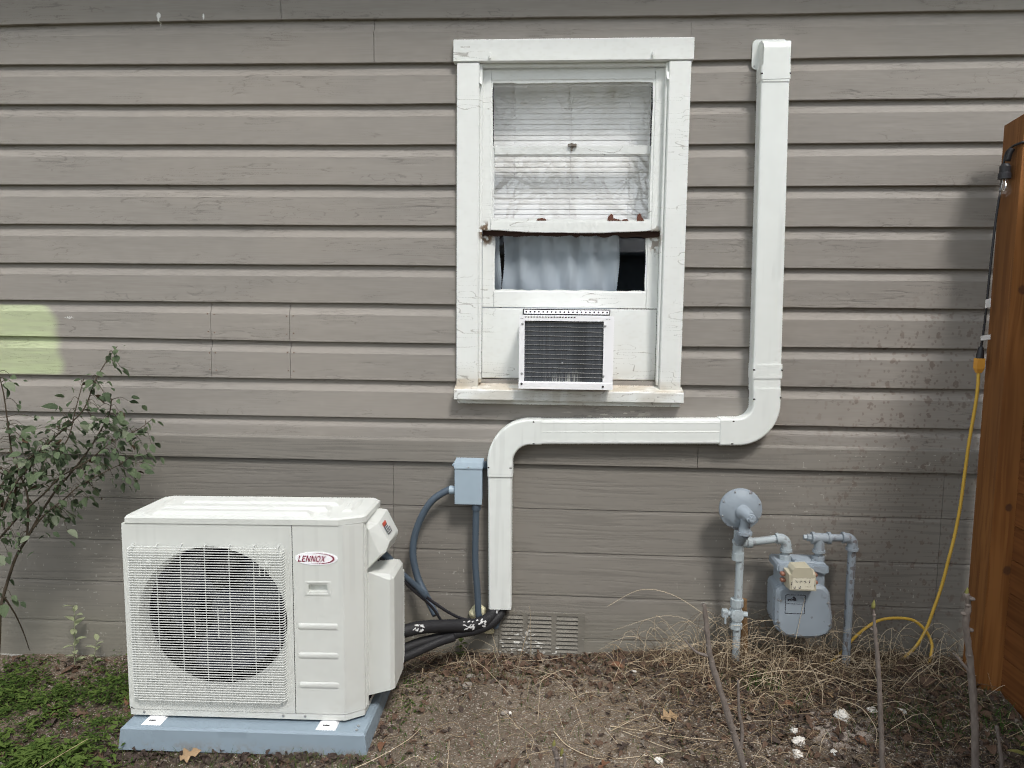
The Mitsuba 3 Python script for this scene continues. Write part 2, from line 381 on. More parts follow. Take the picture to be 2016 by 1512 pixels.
# ------------------------------------------------------------------ ground
def ground_z(x, y):
    x, y = np.asarray(x, float), np.asarray(y, float)
    base = np.interp(x, [-8, -2.6, 0.35, 1.6, 6], [-0.2, -0.125, -0.005, 0.012, 0.02])
    d = np.clip(-y, 0, 3)
    mound = 0.035 * np.exp(-((y + 0.10) / 0.16) ** 2) * np.clip((x + 0.1) / 0.8, 0, 1)
    p = np.stack([x * 1.0, y * 1.0, 0 * x], -1)
    near = np.clip(1 - (d - 1.5) / 1.5, 0, 1)
    bump = (meshkit.fbm(p * 4, 3, 3) - 0.5) * 0.035 * near
    under_pad = np.exp(-(np.maximum(np.abs(x + 1.21) - 0.5, 0) ** 2 + np.maximum(np.abs(y + 0.5) - 0.25, 0) ** 2) / 0.01)
    fine = (meshkit.fbm(p * 45, 3, 5) - 0.5) * 0.014 * near
    return base - 0.068 * d + mound + bump * (1 - under_pad) + fine * (1 - 0.8 * under_pad) - 0.004 * under_pad

def axis_pts(lo, hi, step, far, grow=1.5):
    a = list(np.arange(lo, hi + 1e-6, step))
    s, v = step * 4, hi
    while v < far:
        v += s; s *= grow; a.append(v)
    s, v = step * 4, lo
    while v > -far:
        v -= s; s *= grow; a.insert(0, v)
    return np.array(a)
gx = axis_pts(-2.75, 2.2, 0.009, 90)
gy = axis_pts(-1.25, 0.12, 0.009, 90)
X, Y = np.meshgrid(gx, gy, indexing='ij')
Z = ground_z(X, Y)
nx, ny = X.shape
idx = np.arange(nx * ny).reshape(nx, ny)
quads = np.stack([idx[:-1, :-1], idx[1:, :-1], idx[1:, 1:], idx[:-1, 1:]], -1).reshape(-1, 4)
put('ground', (np.stack([X, Y, Z], -1).reshape(-1, 3), quads), 'soil', smooth=True,
    label='bare brown dirt in front of the house wall', category='ground', kind='structure')

# ------------------------------------------------------------------ house
H = 'house'
tag(H, 'taupe painted wood siding house wall with white sash window and low wood-grain skirt', 'house')
XL, XR = -4.2, 4.0
ROWS = [(1.124, None), (1.304, None), (1.483, [(-2.6, .008), (-1.0, -.002), (.6, -.001), (1.9, .004)]), (1.664, None),
        (1.841, None), (2.024, None), (2.204, [(-2.6, .004), (-.9, .002), (.6, -.004), (1.9, .001)]),
        (2.388, [(-2.6, .005), (-.9, -.002), (.6, -.004), (1.9, .003)]), (2.569, [(-2.6, .006), (-.9, -.003), (.6, -.002), (1.9, .007)]),
        (2.748, [(-2.6, .006), (-.9, -.003), (.6, -.003), (1.9, .007)]),
        (2.934, [(-2.7, -.006), (-2.0, .003), (-1.3, .004), (-.9, .003), (.6, -.001), (1.98, .006)]),
        (3.118, None), (3.300, None)]
def row_z(i, x):
    z, dev = ROWS[i]
    out = np.full_like(x, z)
    if dev:
        out = out + np.interp(x, [d[0] for d in dev], [d[1] for d in dev])
    return out + 0.004 * (meshkit.fbm(np.stack([x * 2.5, np.full_like(x, i * 3.7), 0 * x], -1), 3, 2) - 0.5)

def drop_board(i, x0, x1, cut=None):
    n = max(2, int((x1 - x0) / 0.05))
    x = np.linspace(x0, x1, n + 1)
    zb = row_z(i, x) if cut is None else np.full_like(x, cut)
    zt = row_z(i + 1, x) if i + 1 < len(ROWS) else zb + 0.182
    tilt = 0.002 * (meshkit.fbm(np.stack([x * 1.5, np.full_like(x, i * 5.1), 0 * x], -1), 2, 9) - 0.5)
    s = (zt - zb) / 0.181
    cv = (lambda f: zb + f * s) if cut is None else (lambda f: zt - (0.181 - f))
    prof = [(0.036, lambda: zb + 0.001), (0.0012, lambda: zb), (0.0, lambda: zb + 0.002), (0.001, lambda: cv(0.126)),
            (0.0045, lambda: cv(0.131)), (0.0105, lambda: cv(0.142)), (0.0160, lambda: cv(0.153)),
            (0.0185, lambda: cv(0.164)), (0.0205, lambda: cv(0.176)), (0.0220, lambda: zt + 0.010), (0.036, lambda: zt + 0.010)]
    V, F = [], []
    m = len(prof)
    for yy, zf in prof:
        V.append(np.stack([x, np.full_like(x, yy) + (tilt if yy < 0.03 else 0), zf()], -1))
    V = np.stack(V, 1).reshape(-1, 3)
    for a in range(n):
        for b in range(m - 1):
            F.append((a * m + b, a * m + b + 1, (a + 1) * m + b + 1, (a + 1) * m + b))
    tm = trimesh.Trimesh(V, np.array(F)[:, [0, 1, 2]], process=False)
    F = np.array(F)
    tri = np.vstack([F[:, [0, 1, 2]], F[:, [0, 2, 3]]])
    for e in (0, n):
        base = e * m
        tri = np.vstack([tri, [(base, base + k, base + k + 1) for k in range(1, m - 1)]])
    return trimesh.Trimesh(V, tri, process=False)

WINX0, WINX1 = -0.457, 0.579
SPLIT = {10: [-1.26], 9: [-0.836], 2: [-1.634, -1.253], 1: [-1.637, -1.253]}
for i in range(len(ROWS)):
    z = ROWS[i][0]
    segs = [(XL, XR)]
    if 1.124 < z < 2.80:
        segs = [(XL, WINX0), (WINX1, XR)]
    out = []
    for a, b in segs:
        cuts = [a] + [c for c in SPLIT.get(i, []) if a < c < b] + [b]
        out += [(cuts[k] + (0.0012 if k else 0), cuts[k + 1] - (0.0012 if k < len(cuts) - 2 else 0)) for k in range(len(cuts) - 1)]
    for a, b in out:
        put('siding_board', drop_board(i, a, b), 'siding_paint', 30, H)
put('siding_board', drop_board(9, WINX0 + .001, WINX1 - .001, 2.8335), 'siding_paint', 30, H)
for x in (-1.648, -1.618, -1.268, -1.236):
    for z in (1.335, 1.42, 1.515, 1.60):
        put('nail', lathe([(0, 0), (.0035, 0), (.003, .001), (0, .0012)], (x + .004 * rng.random(), 0.0005, z + .01 * rng.random()), 'y', 8), 'rock_brown', parent=H)
# narrow ripped board and the proud bevelled board below it
for a, b in ((XL, XR),):
    put('siding_board', prism_x([(0.03, 1.00), (0.004, 1.00), (0.004, 1.072), (0.008, 1.085), (0.0155, 1.094), (0.019, 1.102), (0.021, 1.128), (0.03, 1.128)], a, b), 'siding_paint', 30, H)
for a, b in ((XL, 0.670), (0.6725, XR)):
    put('siding_board', prism_x([(0.03, 0.919), (-0.008, 0.918), (-0.009, 0.920), (-0.008, 1.016), (-0.005, 1.022), (0.0035, 1.031), (0.0035, 0.998), (0.03, 0.998)][:6] + [(0.03, 1.031)], a, b), 'skirt_paint', 30, H)
# skirt
zs = [0.926, 0.703, 0.489, 0.275, 0.066, -0.13]
for k in range(5):
    zt, zb = zs[k], zs[k + 1]
    for a, b in ((XL, -0.766), (-0.764, 1.795), (1.797, XR)):
        put('skirt_board', prism_x([(0.04, zb - 0.004), (0.0105, zb - 0.002), (0.010, zb), (0.0102, zt - 0.022), (0.0128, zt - 0.0175), (0.0134, zt - 0.0045), (0.017, zt - 0.0035), (0.04, zt - 0.0035)], a, b), 'skirt_paint', 30, H)
put('foundation', box(XL, XR, 0.004, 0.3, -0.6, -0.128), 'concrete', parent=H)
put('foundation_patch', plate(sg.Polygon([(0.02, -0.10), (0.02, -0.012), (0.10, -0.016), (0.2, -0.008), (0.235, -0.03), (0.22, -0.10)]), 0.006, 0.02), 'concrete', parent=H)
wall_poly = sg.box(XL, -0.6, XR, 3.56).difference(sg.box(-0.36, 1.27, 0.486, 2.745))
put('wall_core', plate(wall_poly, 0.037, 0.12), 'dark_void', parent=H)
put('soffit', box(XL - 1, XR + 1, -0.46, 0.12, 3.56, 3.60), 'white_paint', parent=H)
put('roof_edge', prism_x([(-0.462, 3.55), (-0.48, 3.55), (-0.48, 3.70), (3.0, 5.0), (3.0, 4.9), (-0.462, 3.62)], XL - 1, XR + 1), 'dark_void', parent=H)
room = [box(-2.2, 2.2, 2.6, 2.62, 0.6, 3.2), box(-2.2, 2.2, 0.13, 2.62, 0.58, 0.6), box(-2.2, 2.2, 0.13, 2.62, 3.2, 3.22),
        box(-2.22, -2.2, 0.13, 2.62, 0.58, 3.22), box(2.2, 2.22, 0.13, 2.62, 0.58, 3.22)]
put('interior', cat(room), 'room_paint', parent=H)
# window
W = H + '__window'
tag(W, 'white wooden sash window with flaking paint and a filler panel')
WM = 'white_paint'
put('head_casing', box(-0.472, 0.587, -0.032, 0.014, 2.737, 2.832, .003), WM, parent=W)
put('side_casing', box(-0.456, -0.356, -0.026, 0.014, 1.276, 2.736, .003), WM, parent=W)
put('side_casing', box(0.483, 0.578, -0.026, 0.014, 1.276, 2.736, .003), WM, parent=W)
put('sill', prism_x([(-0.062, 1.226), (-0.064, 1.229), (-0.063, 1.270), (-0.060, 1.273), (0.10, 1.318), (0.10, 1.24), (-0.01, 1.226)], -0.462, 0.588), WM, parent=W)
put('apron_strip', box(-0.448, 0.578, -0.040, 0.014, 1.206, 1.225, .003), WM, parent=W)
put('head_jamb', box(-0.36, 0.487, -0.012, 0.12, 2.737, 2.76), WM, parent=W)
put('side_jamb', box(-0.375, -0.3545, -0.020, 0.12, 1.29, 2.75), WM, parent=W)
put('side_jamb', box(0.4815, 0.50, -0.020, 0.12, 1.29, 2.75), WM, parent=W)
put('stop_strip', box(-0.354, -0.343, -0.010, 0.018, 1.30, 2.735, .002), WM, parent=W)
put('stop_strip', box(-0.354, -0.3465, 0.019, 0.058, 1.30, 2.735), WM, parent=W)
put('stop_strip', box(0.470, 0.481, -0.010, 0.018, 1.30, 2.735, .002), WM, parent=W)
put('stop_strip', box(0.4735, 0.481, 0.019, 0.058, 1.30, 2.735), WM, parent=W)
put('stop_strip', box(-0.343, 0.470, -0.002, 0.018, 2.722, 2.736, .002), WM, parent=W)
US = [box(-0.346, -0.305, 0.020, 0.056, 2.006, 2.72, .002), box(0.430, 0.473, 0.020, 0.056, 2.006, 2.72, .002), box(-0.304, 0.429, 0.021, 0.056, 2.672, 2.721, .002)]
for m in US[:2]:
    put('upper_sash_stile', m, WM, parent=W)
put('upper_sash_rail', US[2], WM, parent=W)
xs = np.linspace(-0.304, 0.429, 40)
sag = lambda x: -0.012 * np.maximum(0, 1 - ((x - 0.07) / 0.36) ** 2)
def ruff(x, s, a): return a * (meshkit.fbm(np.array([[x * 18, s, 0.3]]), 3)[0] - 0.5)
put('upper_sash_rail', plate(sg.Polygon([(x, 2.042 + ruff(x, 2, .006)) for x in xs] + [(x, 2.008 + sag(x) + ruff(x, 5, .004)) for x in xs[::-1]]), 0.016, 0.056), WM, parent=W)
put('putty_bead', plate(sg.Polygon([(x, 2.058 + ruff(x, 8, .012)) for x in xs] + [(x, 2.041) for x in xs[::-1]]).buffer(0), 0.020, 0.034), WM, parent=W)
put('putty_bead', plate(sg.Polygon([(x, 2.660 + ruff(x, 12, .014)) for x in xs] + [(x, 2.674) for x in xs[::-1]]).buffer(0), 0.024, 0.034), WM, parent=W)
zz = np.linspace(2.05, 2.672, 40)
put('putty_bead', plate(sg.Polygon([(-0.298 + ruff(z, 21, .008), z) for z in zz] + [(-0.306, z) for z in zz[::-1]]).buffer(0), 0.024, 0.034), WM, parent=W)
put('putty_bead', plate(sg.Polygon([(0.421 + ruff(z, 25, .009), z) for z in zz] + [(0.431, z) for z in zz[::-1]]).buffer(0), 0.024, 0.034), WM, parent=W)
def pane(x0, x1, y, z0, z1):
    return (np.array([(x0, y, z0), (x1, y, z0), (x1, y, z1), (x0, y, z1)]), np.array([(0, 1, 2), (0, 2, 3)]))
put('upper_pane', pane(-0.306, 0.432, 0.036, 2.03, 2.68), 'glass', parent=W)
put('lower_sash_stile', box(-0.346, -0.294, 0.060, 0.095, 1.652, 2.392, .002), WM, parent=W)
put('lower_sash_stile', box(0.421, 0.4735, 0.060, 0.095, 1.652, 2.392, .002), WM, parent=W)
put('lower_sash_rail', box(-0.293, 0.420, 0.061, 0.095, 1.652, 1.727, .002), WM, parent=W)
put('meeting_rail', box(-0.293, 0.420, 0.059, 0.095, 2.352, 2.392, .002), WM, parent=W)
put('putty_bead', plate(rough_edge(-0.293, 0.42, 1.735, 1.725, .006, 50, 3), 0.066, 0.078), WM, parent=W)
zz = np.linspace(1.727, 1.98, 20)
put('putty_bead', plate(sg.Polygon([(-0.287 + ruff(z, 31, .008), z) for z in zz] + [(-0.295, z) for z in zz[::-1]]).buffer(0), 0.066, 0.078), WM, parent=W)
put('putty_bead', plate(sg.Polygon([(0.414 + ruff(z, 35, .009), z) for z in zz] + [(0.422, z) for z in zz[::-1]]).buffer(0), 0.066, 0.078), WM, parent=W)
put('shaded_rotten_edge', plate(rough_edge(-0.345, 0.473, 1.981, 2.03, .014, 60, 9), 0.050, 0.0585), 'shaded_rotten_wood', parent=W, label='rotten bottom edge of the upper sash, with the shade under it in the same dark colour')  # ragged rot plus the shade below the sash, both in one dark colour
put('lower_pane', pane(-0.295, 0.423, 0.082, 1.72, 2.36), 'glass', parent=W)
put('sash_lock', cat([box(0.045, 0.085, 0.045, 0.062, 2.385, 2.398, .002), lathe([(0, 0), (.012, 0), (.012, .012), (0, .012)], (0.062, 0.064, 2.39), 'y', 12), box(0.058, 0.066, 0.05, 0.06, 2.368, 2.388, .001)]), 'leaf_grey', parent=W)
for x, w, h in ((-0.07, .045, .012), (0.245, .028, .03), (0.375, .024, .036), (0.31, .03, .008), (0.385, .02, .014), (0.262, .06, .009)):
    a = np.linspace(0, np.pi, 9)
    put('flaked_chip', plate(sg.Polygon([(x + w / 2 * np.cos(t), 2.05 + h * np.sin(t) * (0.8 + 0.4 * rng.random())) for t in a]), 0.018, 0.026), 'chip_brown', parent=W)
put('filler_panel', box(-0.3455, 0.4725, 0.064, 0.082, 1.316, 1.649, .001), WM, parent=W)
for x in (-0.306, 0.408):
    put('screen_hanger', cat([box(x - .005, x + .005, -.046, -.03, 2.752, 2.77, .002), tube([(x, -.038, 2.76), (x + .004, -.046, 2.748), (x - .004, -.05, 2.744)], .003, 6)]), WM, parent=W)
for x, z in ((-0.349, 2.645), (0.477, 2.66)):
    put('turn_clip', hull([(x - .006, -.02, z + .03), (x + .004, -.02, z + .03), (x - .004, -.03, z), (x + .006, -.03, z - .006), (x - .006, -.012, z + .03), (x + .006, -.012, z - .004)]), WM, parent=W)
# foundation vent
Vn = H + '__vent'
tag(Vn, 'louvred foundation vent painted taupe with flaking white spots')
cols = [(-0.236, -0.135), (-0.108, 0.004), (0.030, 0.132)]
vp = sg.box(-0.248, -0.03, 0.165, 0.186)
for a, b in cols:
    vp = vp.difference(sg.box(a, -0.012, b, 0.172))
put('frame', plate(vp, 0.003, 0.014), 'vent_paint', parent=Vn)
for c, (a, b) in enumerate(cols):
    for k in range(9):
        z = 0.162 - k * 0.0205
        put('slat', xform(prism_x([(-0.001, -0.0100), (-0.002, -0.0090), (0.009, 0.0095), (0.0105, 0.0085)], a - .002, b + .002), trimesh.transformations.translation_matrix((0, 0.002, z))), 'vent_paint', parent=Vn)

# ------------------------------------------------------------------ blind and curtain behind the panes
B = tag('window_blind', 'white slatted blind hanging behind the upper window pane', 'blind')or 'window_blind'
put('head_rail', box(-0.31, 0.435, 0.1600, 0.1950, 2.685, 2.72, .002), 'blind_white', parent=B)
prev = None
for k in range(26):
    z = 2.672 - k * 0.0245
    put('slat', prism_x([(0.1660, z - 0.0128), (0.1655, z - 0.0124), (0.1662, z + 0.001), (0.1702, z + 0.0142), (0.1708, z + 0.0140), (0.1670, z + 0.0008)], -0.305, 0.43), 'blind_white', 40, B)
put('bottom_rail', box(-0.305, 0.43, 0.1630, 0.1850, 2.022, 2.036, .002), 'blind_white', parent=B)
for x in (-0.205, 0.06, 0.335):
    put('cord', tube([(x, 0.1630, 2.69), (x + .002, 0.1620, 2.4), (x, 0.1630, 2.03)], 0.0009, 5), 'tag_white', parent=B)
def curtain(x0, x1, y, z0, z1, seed, n=90, amp=0.02):
    u = np.linspace(0, 1, n); v = np.linspace(0, 1, 24)
    U, Vv = np.meshgrid(u, v, indexing='ij')
    xx = x0 + (x1 - x0) * U + 0.006 * np.sin(Vv * 7 + seed)
    P = np.stack([xx * 14, Vv * 1.2, 0 * U + seed], -1)
    yy = y + amp * (meshkit.fbm(P, 3, seed) - 0.5) * 2 + 0.012 * np.sin(xx * 55 + 2 * Vv)
    zz_ = z0 + (z1 - z0) * Vv
    i2 = np.arange(n * 24).reshape(n, 24)
    q = np.stack([i2[:-1, :-1], i2[1:, :-1], i2[1:, 1:], i2[:-1, 1:]], -1).reshape(-1, 4)
    return (np.stack([xx, yy, zz_], -1).reshape(-1, 3), q)
put('curtain', curtain(-0.262, 0.305, 0.27, 1.6, 2.03, 3), 'curtain_cloth', True, label='pale blue-white curtain hanging behind the lower window pane', category='curtain')
put('curtain', curtain(-0.42, -0.274, 0.25, 1.6, 2.03, 5, 30, .01), 'curtain_cloth', True, label='narrow strip of pale curtain at the left edge of the lower pane', category='curtain')

# ------------------------------------------------------------------ window air conditioner
A = tag('window_air_conditioner', 'small white window air conditioner with dark finned coil in the filler panel', 'air conditioner') or 'window_air_conditioner'
A = 'window_air_conditioner'
put('case', box(-0.156, 0.257, -0.108, 0.30, 1.298, 1.612, .004), 'white_enamel', parent=A)
fr = sg.box(-0.160, 1.290, 0.261, 1.617).buffer(-.003).buffer(.003).difference(sg.box(-0.136, 1.322, 0.216, 1.594))
put('bezel', plate(fr, -0.122, -0.106), 'white_enamel', parent=A)
put('bottom_lip', box(-0.161, 0.262, -0.126, -0.1225, 1.288, 1.318, .001), 'white_enamel', parent=A)
put('coil', box(-0.137, 0.217, -0.1115, -0.1085, 1.32, 1.596), 'coil', parent=A)
for k in range(13):
    z = 1.588 - k * 0.0205
    put('coil_wire', tube([(-0.137, -0.114, z + .001), (0.217, -0.114, z - .001)], 0.0011, 5), 'steel', parent=A)
for x, z in ((-0.146, 1.580), (-0.147, 1.357), (0.222, 1.574), (0.219, 1.350), (-0.147, 1.311), (0.217, 1.303)):
    low = z < 1.32
    put('screw', lathe([(0, 0), (.0055, 0), (.004, .003), (0, .0035)], (x, -.1225 - (.004 if low else 0), z), 'y', 10), 'black_plastic' if low else 'steel', parent=A)
put('coil_bolt', lathe([(0, 0), (.005, 0), (.004, .004), (0, .005)], (0.035, -.114, 1.405), 'y', 10), 'steel', parent=A)
strip = sg.box(-0.147, 1.624, 0.251, 1.6415)
for k in range(20):
    strip = strip.difference(sg.Point(-0.137 + k * 0.0199, 1.6325).buffer(0.0043, 6))
put('perforated_bracket', plate(strip, 0.052, 0.055), 'white_enamel', parent=A)
put('bracket_shadow_gap', box(-0.1515, 0.2555, 0.0565, 0.0635, 1.6195, 1.6460), 'black_plastic', parent=A)
for k in range(18):
    x = -0.136 + k * 0.0128
    put('top_slot', box(x, x + .0075, -0.1228, -0.1205, 1.6085, 1.6130), 'black_plastic', parent=A)
put('front_slot_strip', box(-0.15, 0.252, -0.02, 0.06, 1.6125, 1.6165, .001), 'white_enamel', parent=A)
for x in (0.225, 0.238, -0.155, -0.149):
    put('bezel_slot', box(x, x + .007, -.1226, -.1215, 1.6035, 1.6055), 'black_plastic', parent=A)

# ------------------------------------------------------------------ line set cover
D = 'line_set_cover'
tag(D, 'white plastic line set cover running from the top right down around the window', 'duct')
def channel(path, w, depth=0.07, y0=-0.001, ribs=0):
    """rounded U profile swept along a path in the (x, z) plane; w: width or (start, end)"""
    p = np.array(path, float)
    t = np.gradient(p, axis=0); t /= np.linalg.norm(t, axis=1, keepdims=True)
    nrm = np.stack([-t[:, 1], t[:, 0]], 1)
    w = np.linspace(w[0], w[1], len(p)) if np.ndim(w) else np.full(len(p), w)
    r = 0.010
    prof = [(-1, 0, 0)]
    for a in np.linspace(0, np.pi / 2, 5):
        prof.append((-1, r * (1 - np.cos(a)) , depth - r + r * np.sin(a)))
    if ribs:
        us = np.linspace(-0.75, 0.75, ribs)
        for u_ in us:
            for du, dd in ((-.05, 0), (-.025, .0009), (.025, .0009), (.05, 0)):
                prof.append(('m', u_ + du, depth + dd))
    for a in np.linspace(np.pi / 2, 0, 5):
        prof.append((1, r * (1 - np.cos(a)), depth - r + r * np.sin(a)))
    prof.append((1, 0, 0))
    V = []
    for i in range(len(p)):
        for s, o, d in prof:
            u_ = o * w[i] / 2 if s == 'm' else s * (w[i] / 2 - o)
            q = p[i] + nrm[i] * u_
            V.append((q[0], y0 - d, q[1]))
    m, n = len(prof), len(p)
    F = []
    for i in range(n - 1):
        for j in range(m):
            k2 = (j + 1) % m
            F += [(i * m + j, i * m + k2, (i + 1) * m + k2), (i * m + j, (i + 1) * m + k2, (i + 1) * m + j)]
    for e in (0, (n - 1) * m):
        F += [(e, e + j, e + j + 1) for j in range(1, m - 1)]
    tm = trimesh.Trimesh(np.array(V), F, process=False)
    tm.fix_normals()
    return tm
def arc(cx, cz, r, a0, a1, n=14):
    a = np.radians(np.linspace(a0, a1, n))
    return [(cx + r * math.cos(t), cz + r * math.sin(t)) for t in a]
P_ = 'duct_plastic'
put('upper_channel', channel([(0.929, 2.66), (0.954, 1.29)], (0.122, 0.126)), P_, 30, D)
put('coupling', channel([(0.9525, 1.410), (0.9535, 1.346)], 0.134, 0.0735), P_, 30, D)
put('lower_elbow', channel([(0.9555, 1.302), (0.957, 1.225)] + arc(0.832, 1.225, 0.125, 0, -90)[1:] + [(0.755, 1.0985)], 0.124, 0.0735), P_, 30, D)
put('cross_channel', channel([(0.757, 1.0985), (-0.058, 1.0815)], 0.114, 0.069, ribs=3), P_, 30, D)
put('upper_elbow', channel([(-0.056, 1.0815), (-0.10, 1.0805)] + arc(-0.10, 0.936, 0.146, 90, 180)[1:] + [(-0.2455, 0.869)], 0.119, 0.0735), P_, 30, D)
put('lower_channel', channel([(-0.2465, 0.872), (-0.241, 0.226)], (0.112, 0.108), 0.068), P_, 30, D)
# wall inlet cap
sec = [(-0.002, 2.63), (-0.0745, 2.63)] + [(-0.0745 + 0.042 * (1 - math.cos(a)), 2.765 + 0.045 * math.sin(a)) for a in np.linspace(0, np.pi / 2, 8)] + [(-0.002, 2.812)]
put('wall_cap', cat([hull([(x, y, z) for (y, z) in sec for x in ((0.870, 0.992) if y > -0.062 else (0.8745, 0.988))]), ]), P_, 25, D)
put('cap_skirt', channel([(0.9285, 2.70), (0.930, 2.640)], 0.1275, 0.0755), P_, 30, D)
fl = sg.box(0.842, 2.700, 0.993, 2.826).buffer(-.02).buffer(.02)
put('cap_flange', plate(fl, -0.008, -0.001), P_, 30, D)
put('screw', lathe([(0, 0), (.005, 0), (.004, .002), (0, .0025)], (0.852, -.008, 2.713), 'y', 10), 'steel', parent=D)
for x, z, w in ((0.872, 2.663, .014), (0.989, 2.663, .008), (0.893, 1.385, .010), (1.016, 1.385, .008), (0.900, 1.252, .010), (1.016, 1.262, .008), (0.812, 1.150, .008), (0.81, 1.047, .009),
                (-0.092, 1.130, .009), (-0.090, 1.028, .010), (-0.298, 0.912, .008), (-0.196, 0.912, .010)):
    put('slot', box(x - w / 2, x + w / 2, -.0762, -.070, z - .003, z + .003, .001), 'black_plastic', parent=D)

# ------------------------------------------------------------------ outdoor condenser unit
U = 'outdoor_unit'
tag(U, 'large off-white outdoor heat pump unit with round fan grille standing on a grey-blue pad', 'heat pump')
M = 'cabinet_metal'
TILT = 0.0145
def tl(m):
    """the unit and its pad lean a little: right end higher"""
    if isinstance(m, tuple): m = trimesh.Trimesh(m[0], m[1] if m[1].shape[1] == 3 else np.vstack([m[1][:, [0, 1, 2]], m[1][:, [0, 2, 3]]]), process=False)
    m = m.copy(); m.vertices[:, 2] += TILT * (m.vertices[:, 0] + 1.71); return m
def uput(name, mesh, mat, smooth=False, parent=U, **k):
    return put(name, tl(mesh), mat, smooth, parent, **k)
YF, YB = -0.660, -0.335
# front panel with orifice
FCX, FCZ, FR = -1.352, 0.388, 0.300
circ = sg.Point(FCX, FCZ).buffer(FR + 0.006, 32)
pan = sg.Polygon([(-1.700, 0.785), (-1.712, 0.773), (-1.712, 0.018), (-1.690, 0.006), (-1.0215, 0.006), (-1.0215, 0.785)]).difference(circ)
uput('front_panel', plate(pan, YF, YF + 0.004), M)
uput('front_panel_edge', cat([box(-1.713, -1.709, YF + .003, YB, 0.006, 0.783), box(-1.709, -1.022, YF + .0045, YF + .05, 0.776, 0.7855)]), M)
ring, RF = [], []
NA = 72
prof = [(FR + .0062, 0.001), (FR + .003, .006), (FR + .000, .02), (FR - .004, .04), (FR - .006, .058), (FR - .004, .064)]
for a in np.linspace(0, 2 * np.pi, NA, endpoint=False):
    for r_, d in prof:
        ring.append((FCX + r_ * math.cos(a), YF + d, FCZ + r_ * math.sin(a)))
m_ = len(prof)
for i in range(NA):
    for j in range(m_ - 1):
        a, b = i * m_ + j, ((i + 1) % NA) * m_ + j
        RF += [(a, b, b + 1), (a, b + 1, a + 1)]
uput('fan_orifice', trimesh.Trimesh(ring, RF, process=False), M, 40)
uput('cavity', cat([box(-1.705, -1.03, YB - .01, YB - .005, 0.0, 0.78), box(-1.706, -1.703, YF + .1, YB, 0, .78), box(-1.03, -1.027, YF + .1, YB, 0, .78),
                    box(-1.705, -1.03, YF + .1, YB, .775, .779), box(-1.705, -1.03, YF + .1, YB, 0.0, .004),]), 'dark_void')
# side panel on the right of the seam
rp = [(-1.0185, YF), (-0.818, YF), (-0.748, YF + .045), (-0.746, YF + .06), (-0.746, YB), (-1.0185, YB)]
def prism_z(poly, z0, z1):
    m = trimesh.creation.extrude_polygon(sg.Polygon(poly), z1 - z0, engine='earcut'); m.apply_translation((0, 0, z0)); return m
handle_hole = sg.box(-0.958, 0.516, -0.882, 0.546)
rfront = plate(sg.box(-1.0185, 0.006, -0.8185, 0.785).difference(handle_hole), YF, YF + .004)
rrest = prism_z([(-0.8185, YF), (-0.748, YF + .045), (-0.746, YF + .06), (-0.746, YB), (-1.0185, YB), (-1.0185, YF + 0.03), (-0.8185, YF + 0.03)], 0.006, 0.785)
uput('service_panel', rfront, M)
uput('side_panel', rrest, M)
uput('seam_gap', box(-1.0225, -1.0175, YF + .002, YF + .03, 0.0, 0.784), 'dark_void')
uput('handle_recess', box(-0.962, -0.878, YF + .022, YF + .03, 0.510, 0.552), M)
uput('handle_recess', cat([box(-0.962, -0.958, YF + .002, YF + .024, .51, .552), box(-0.882, -0.878, YF + .002, YF + .024, .51, .552), box(-0.962, -0.878, YF + .002, YF + .024, .546, .55), box(-0.962, -0.878, YF + .002, YF + .024, .512, .516)]), M)
hf = sg.box(-0.972, 0.502, -0.868, 0.558).buffer(-.004).buffer(.004).difference(sg.box(-0.962, 0.511, -0.878, 0.551).buffer(.001))
uput('handle_frame', plate(hf, YF - .0025, YF + .001), M)
for z in (0.371, 0.250, 0.126):
    uput('embossed_rib', hull([(x + s * .006, YF - d, z + dz) for x, s in ((-1.002, 1), (-0.842, -1)) for d, dz in ((-.001, .016), (.0045, .009), (.0045, -.006), (-.001, -.014))] +
                              [(x, YF + .001, z + dz) for x in (-1.006, -0.838) for dz in (.01, -.01)]), M, 50)
# bottom trim below the front
uput('base_trim', prism_z([(-1.711, YF + .004), (-1.690, YF + .001), (-0.818, YF + .001), (-0.750, YF + .046), (-0.748, YB), (-1.711, YB)], -0.020, 0.0035), M)
uput('base_pan', prism_z([(-1.700, YF + .014), (-0.82, YF + .014), (-0.758, YF + .056), (-0.758, YB), (-1.700, YB)], -0.0235, -0.0195), M)
for x in (-1.652, -1.072, -0.982):
    uput('screw', lathe([(0, 0), (.006, 0), (.0045, .003), (0, .0035)], (x, YF + .001, -0.007), 'y', 10), 'steel')
# top lid with pressed ribs
lid = [(-1.695, YF - .004), (-0.835, YF - .004), (-0.752, YF + .040), (-0.738, YF + .058), (-0.738, YB - .03), (-0.765, YB), (-1.66, YB), (-1.700, YB - .03), (-1.707, YF + .03)]
lp = sg.Polygon(lid)
lowr, upr = prism_z(list(lp.exterior.coords)[:-1], 0.7865, 0.808), None
inn = lp.buffer(-0.012)
lidtop = hull([(x, y, 0.808) for x, y in lp.exterior.coords] + [(x, y, 0.815) for x, y in inn.exterior.coords])
uput('lid', cat([lowr, lidtop]), M)
for y0, y1, xa, xb in ((-0.635, -0.585, -1.60, -0.95), (-0.565, -0.505, -1.60, -0.90), (-0.485, -0.405, -1.56, -0.88)):
    uput('lid_rib', hull([(x, y, 0.8145) for x in (xa, xb) for y in (y0, y1)] + [(x, y, 0.8285) for x in (xa + .02, xb - .02) for y in (y0 + .012, y1 - .012)]), M)
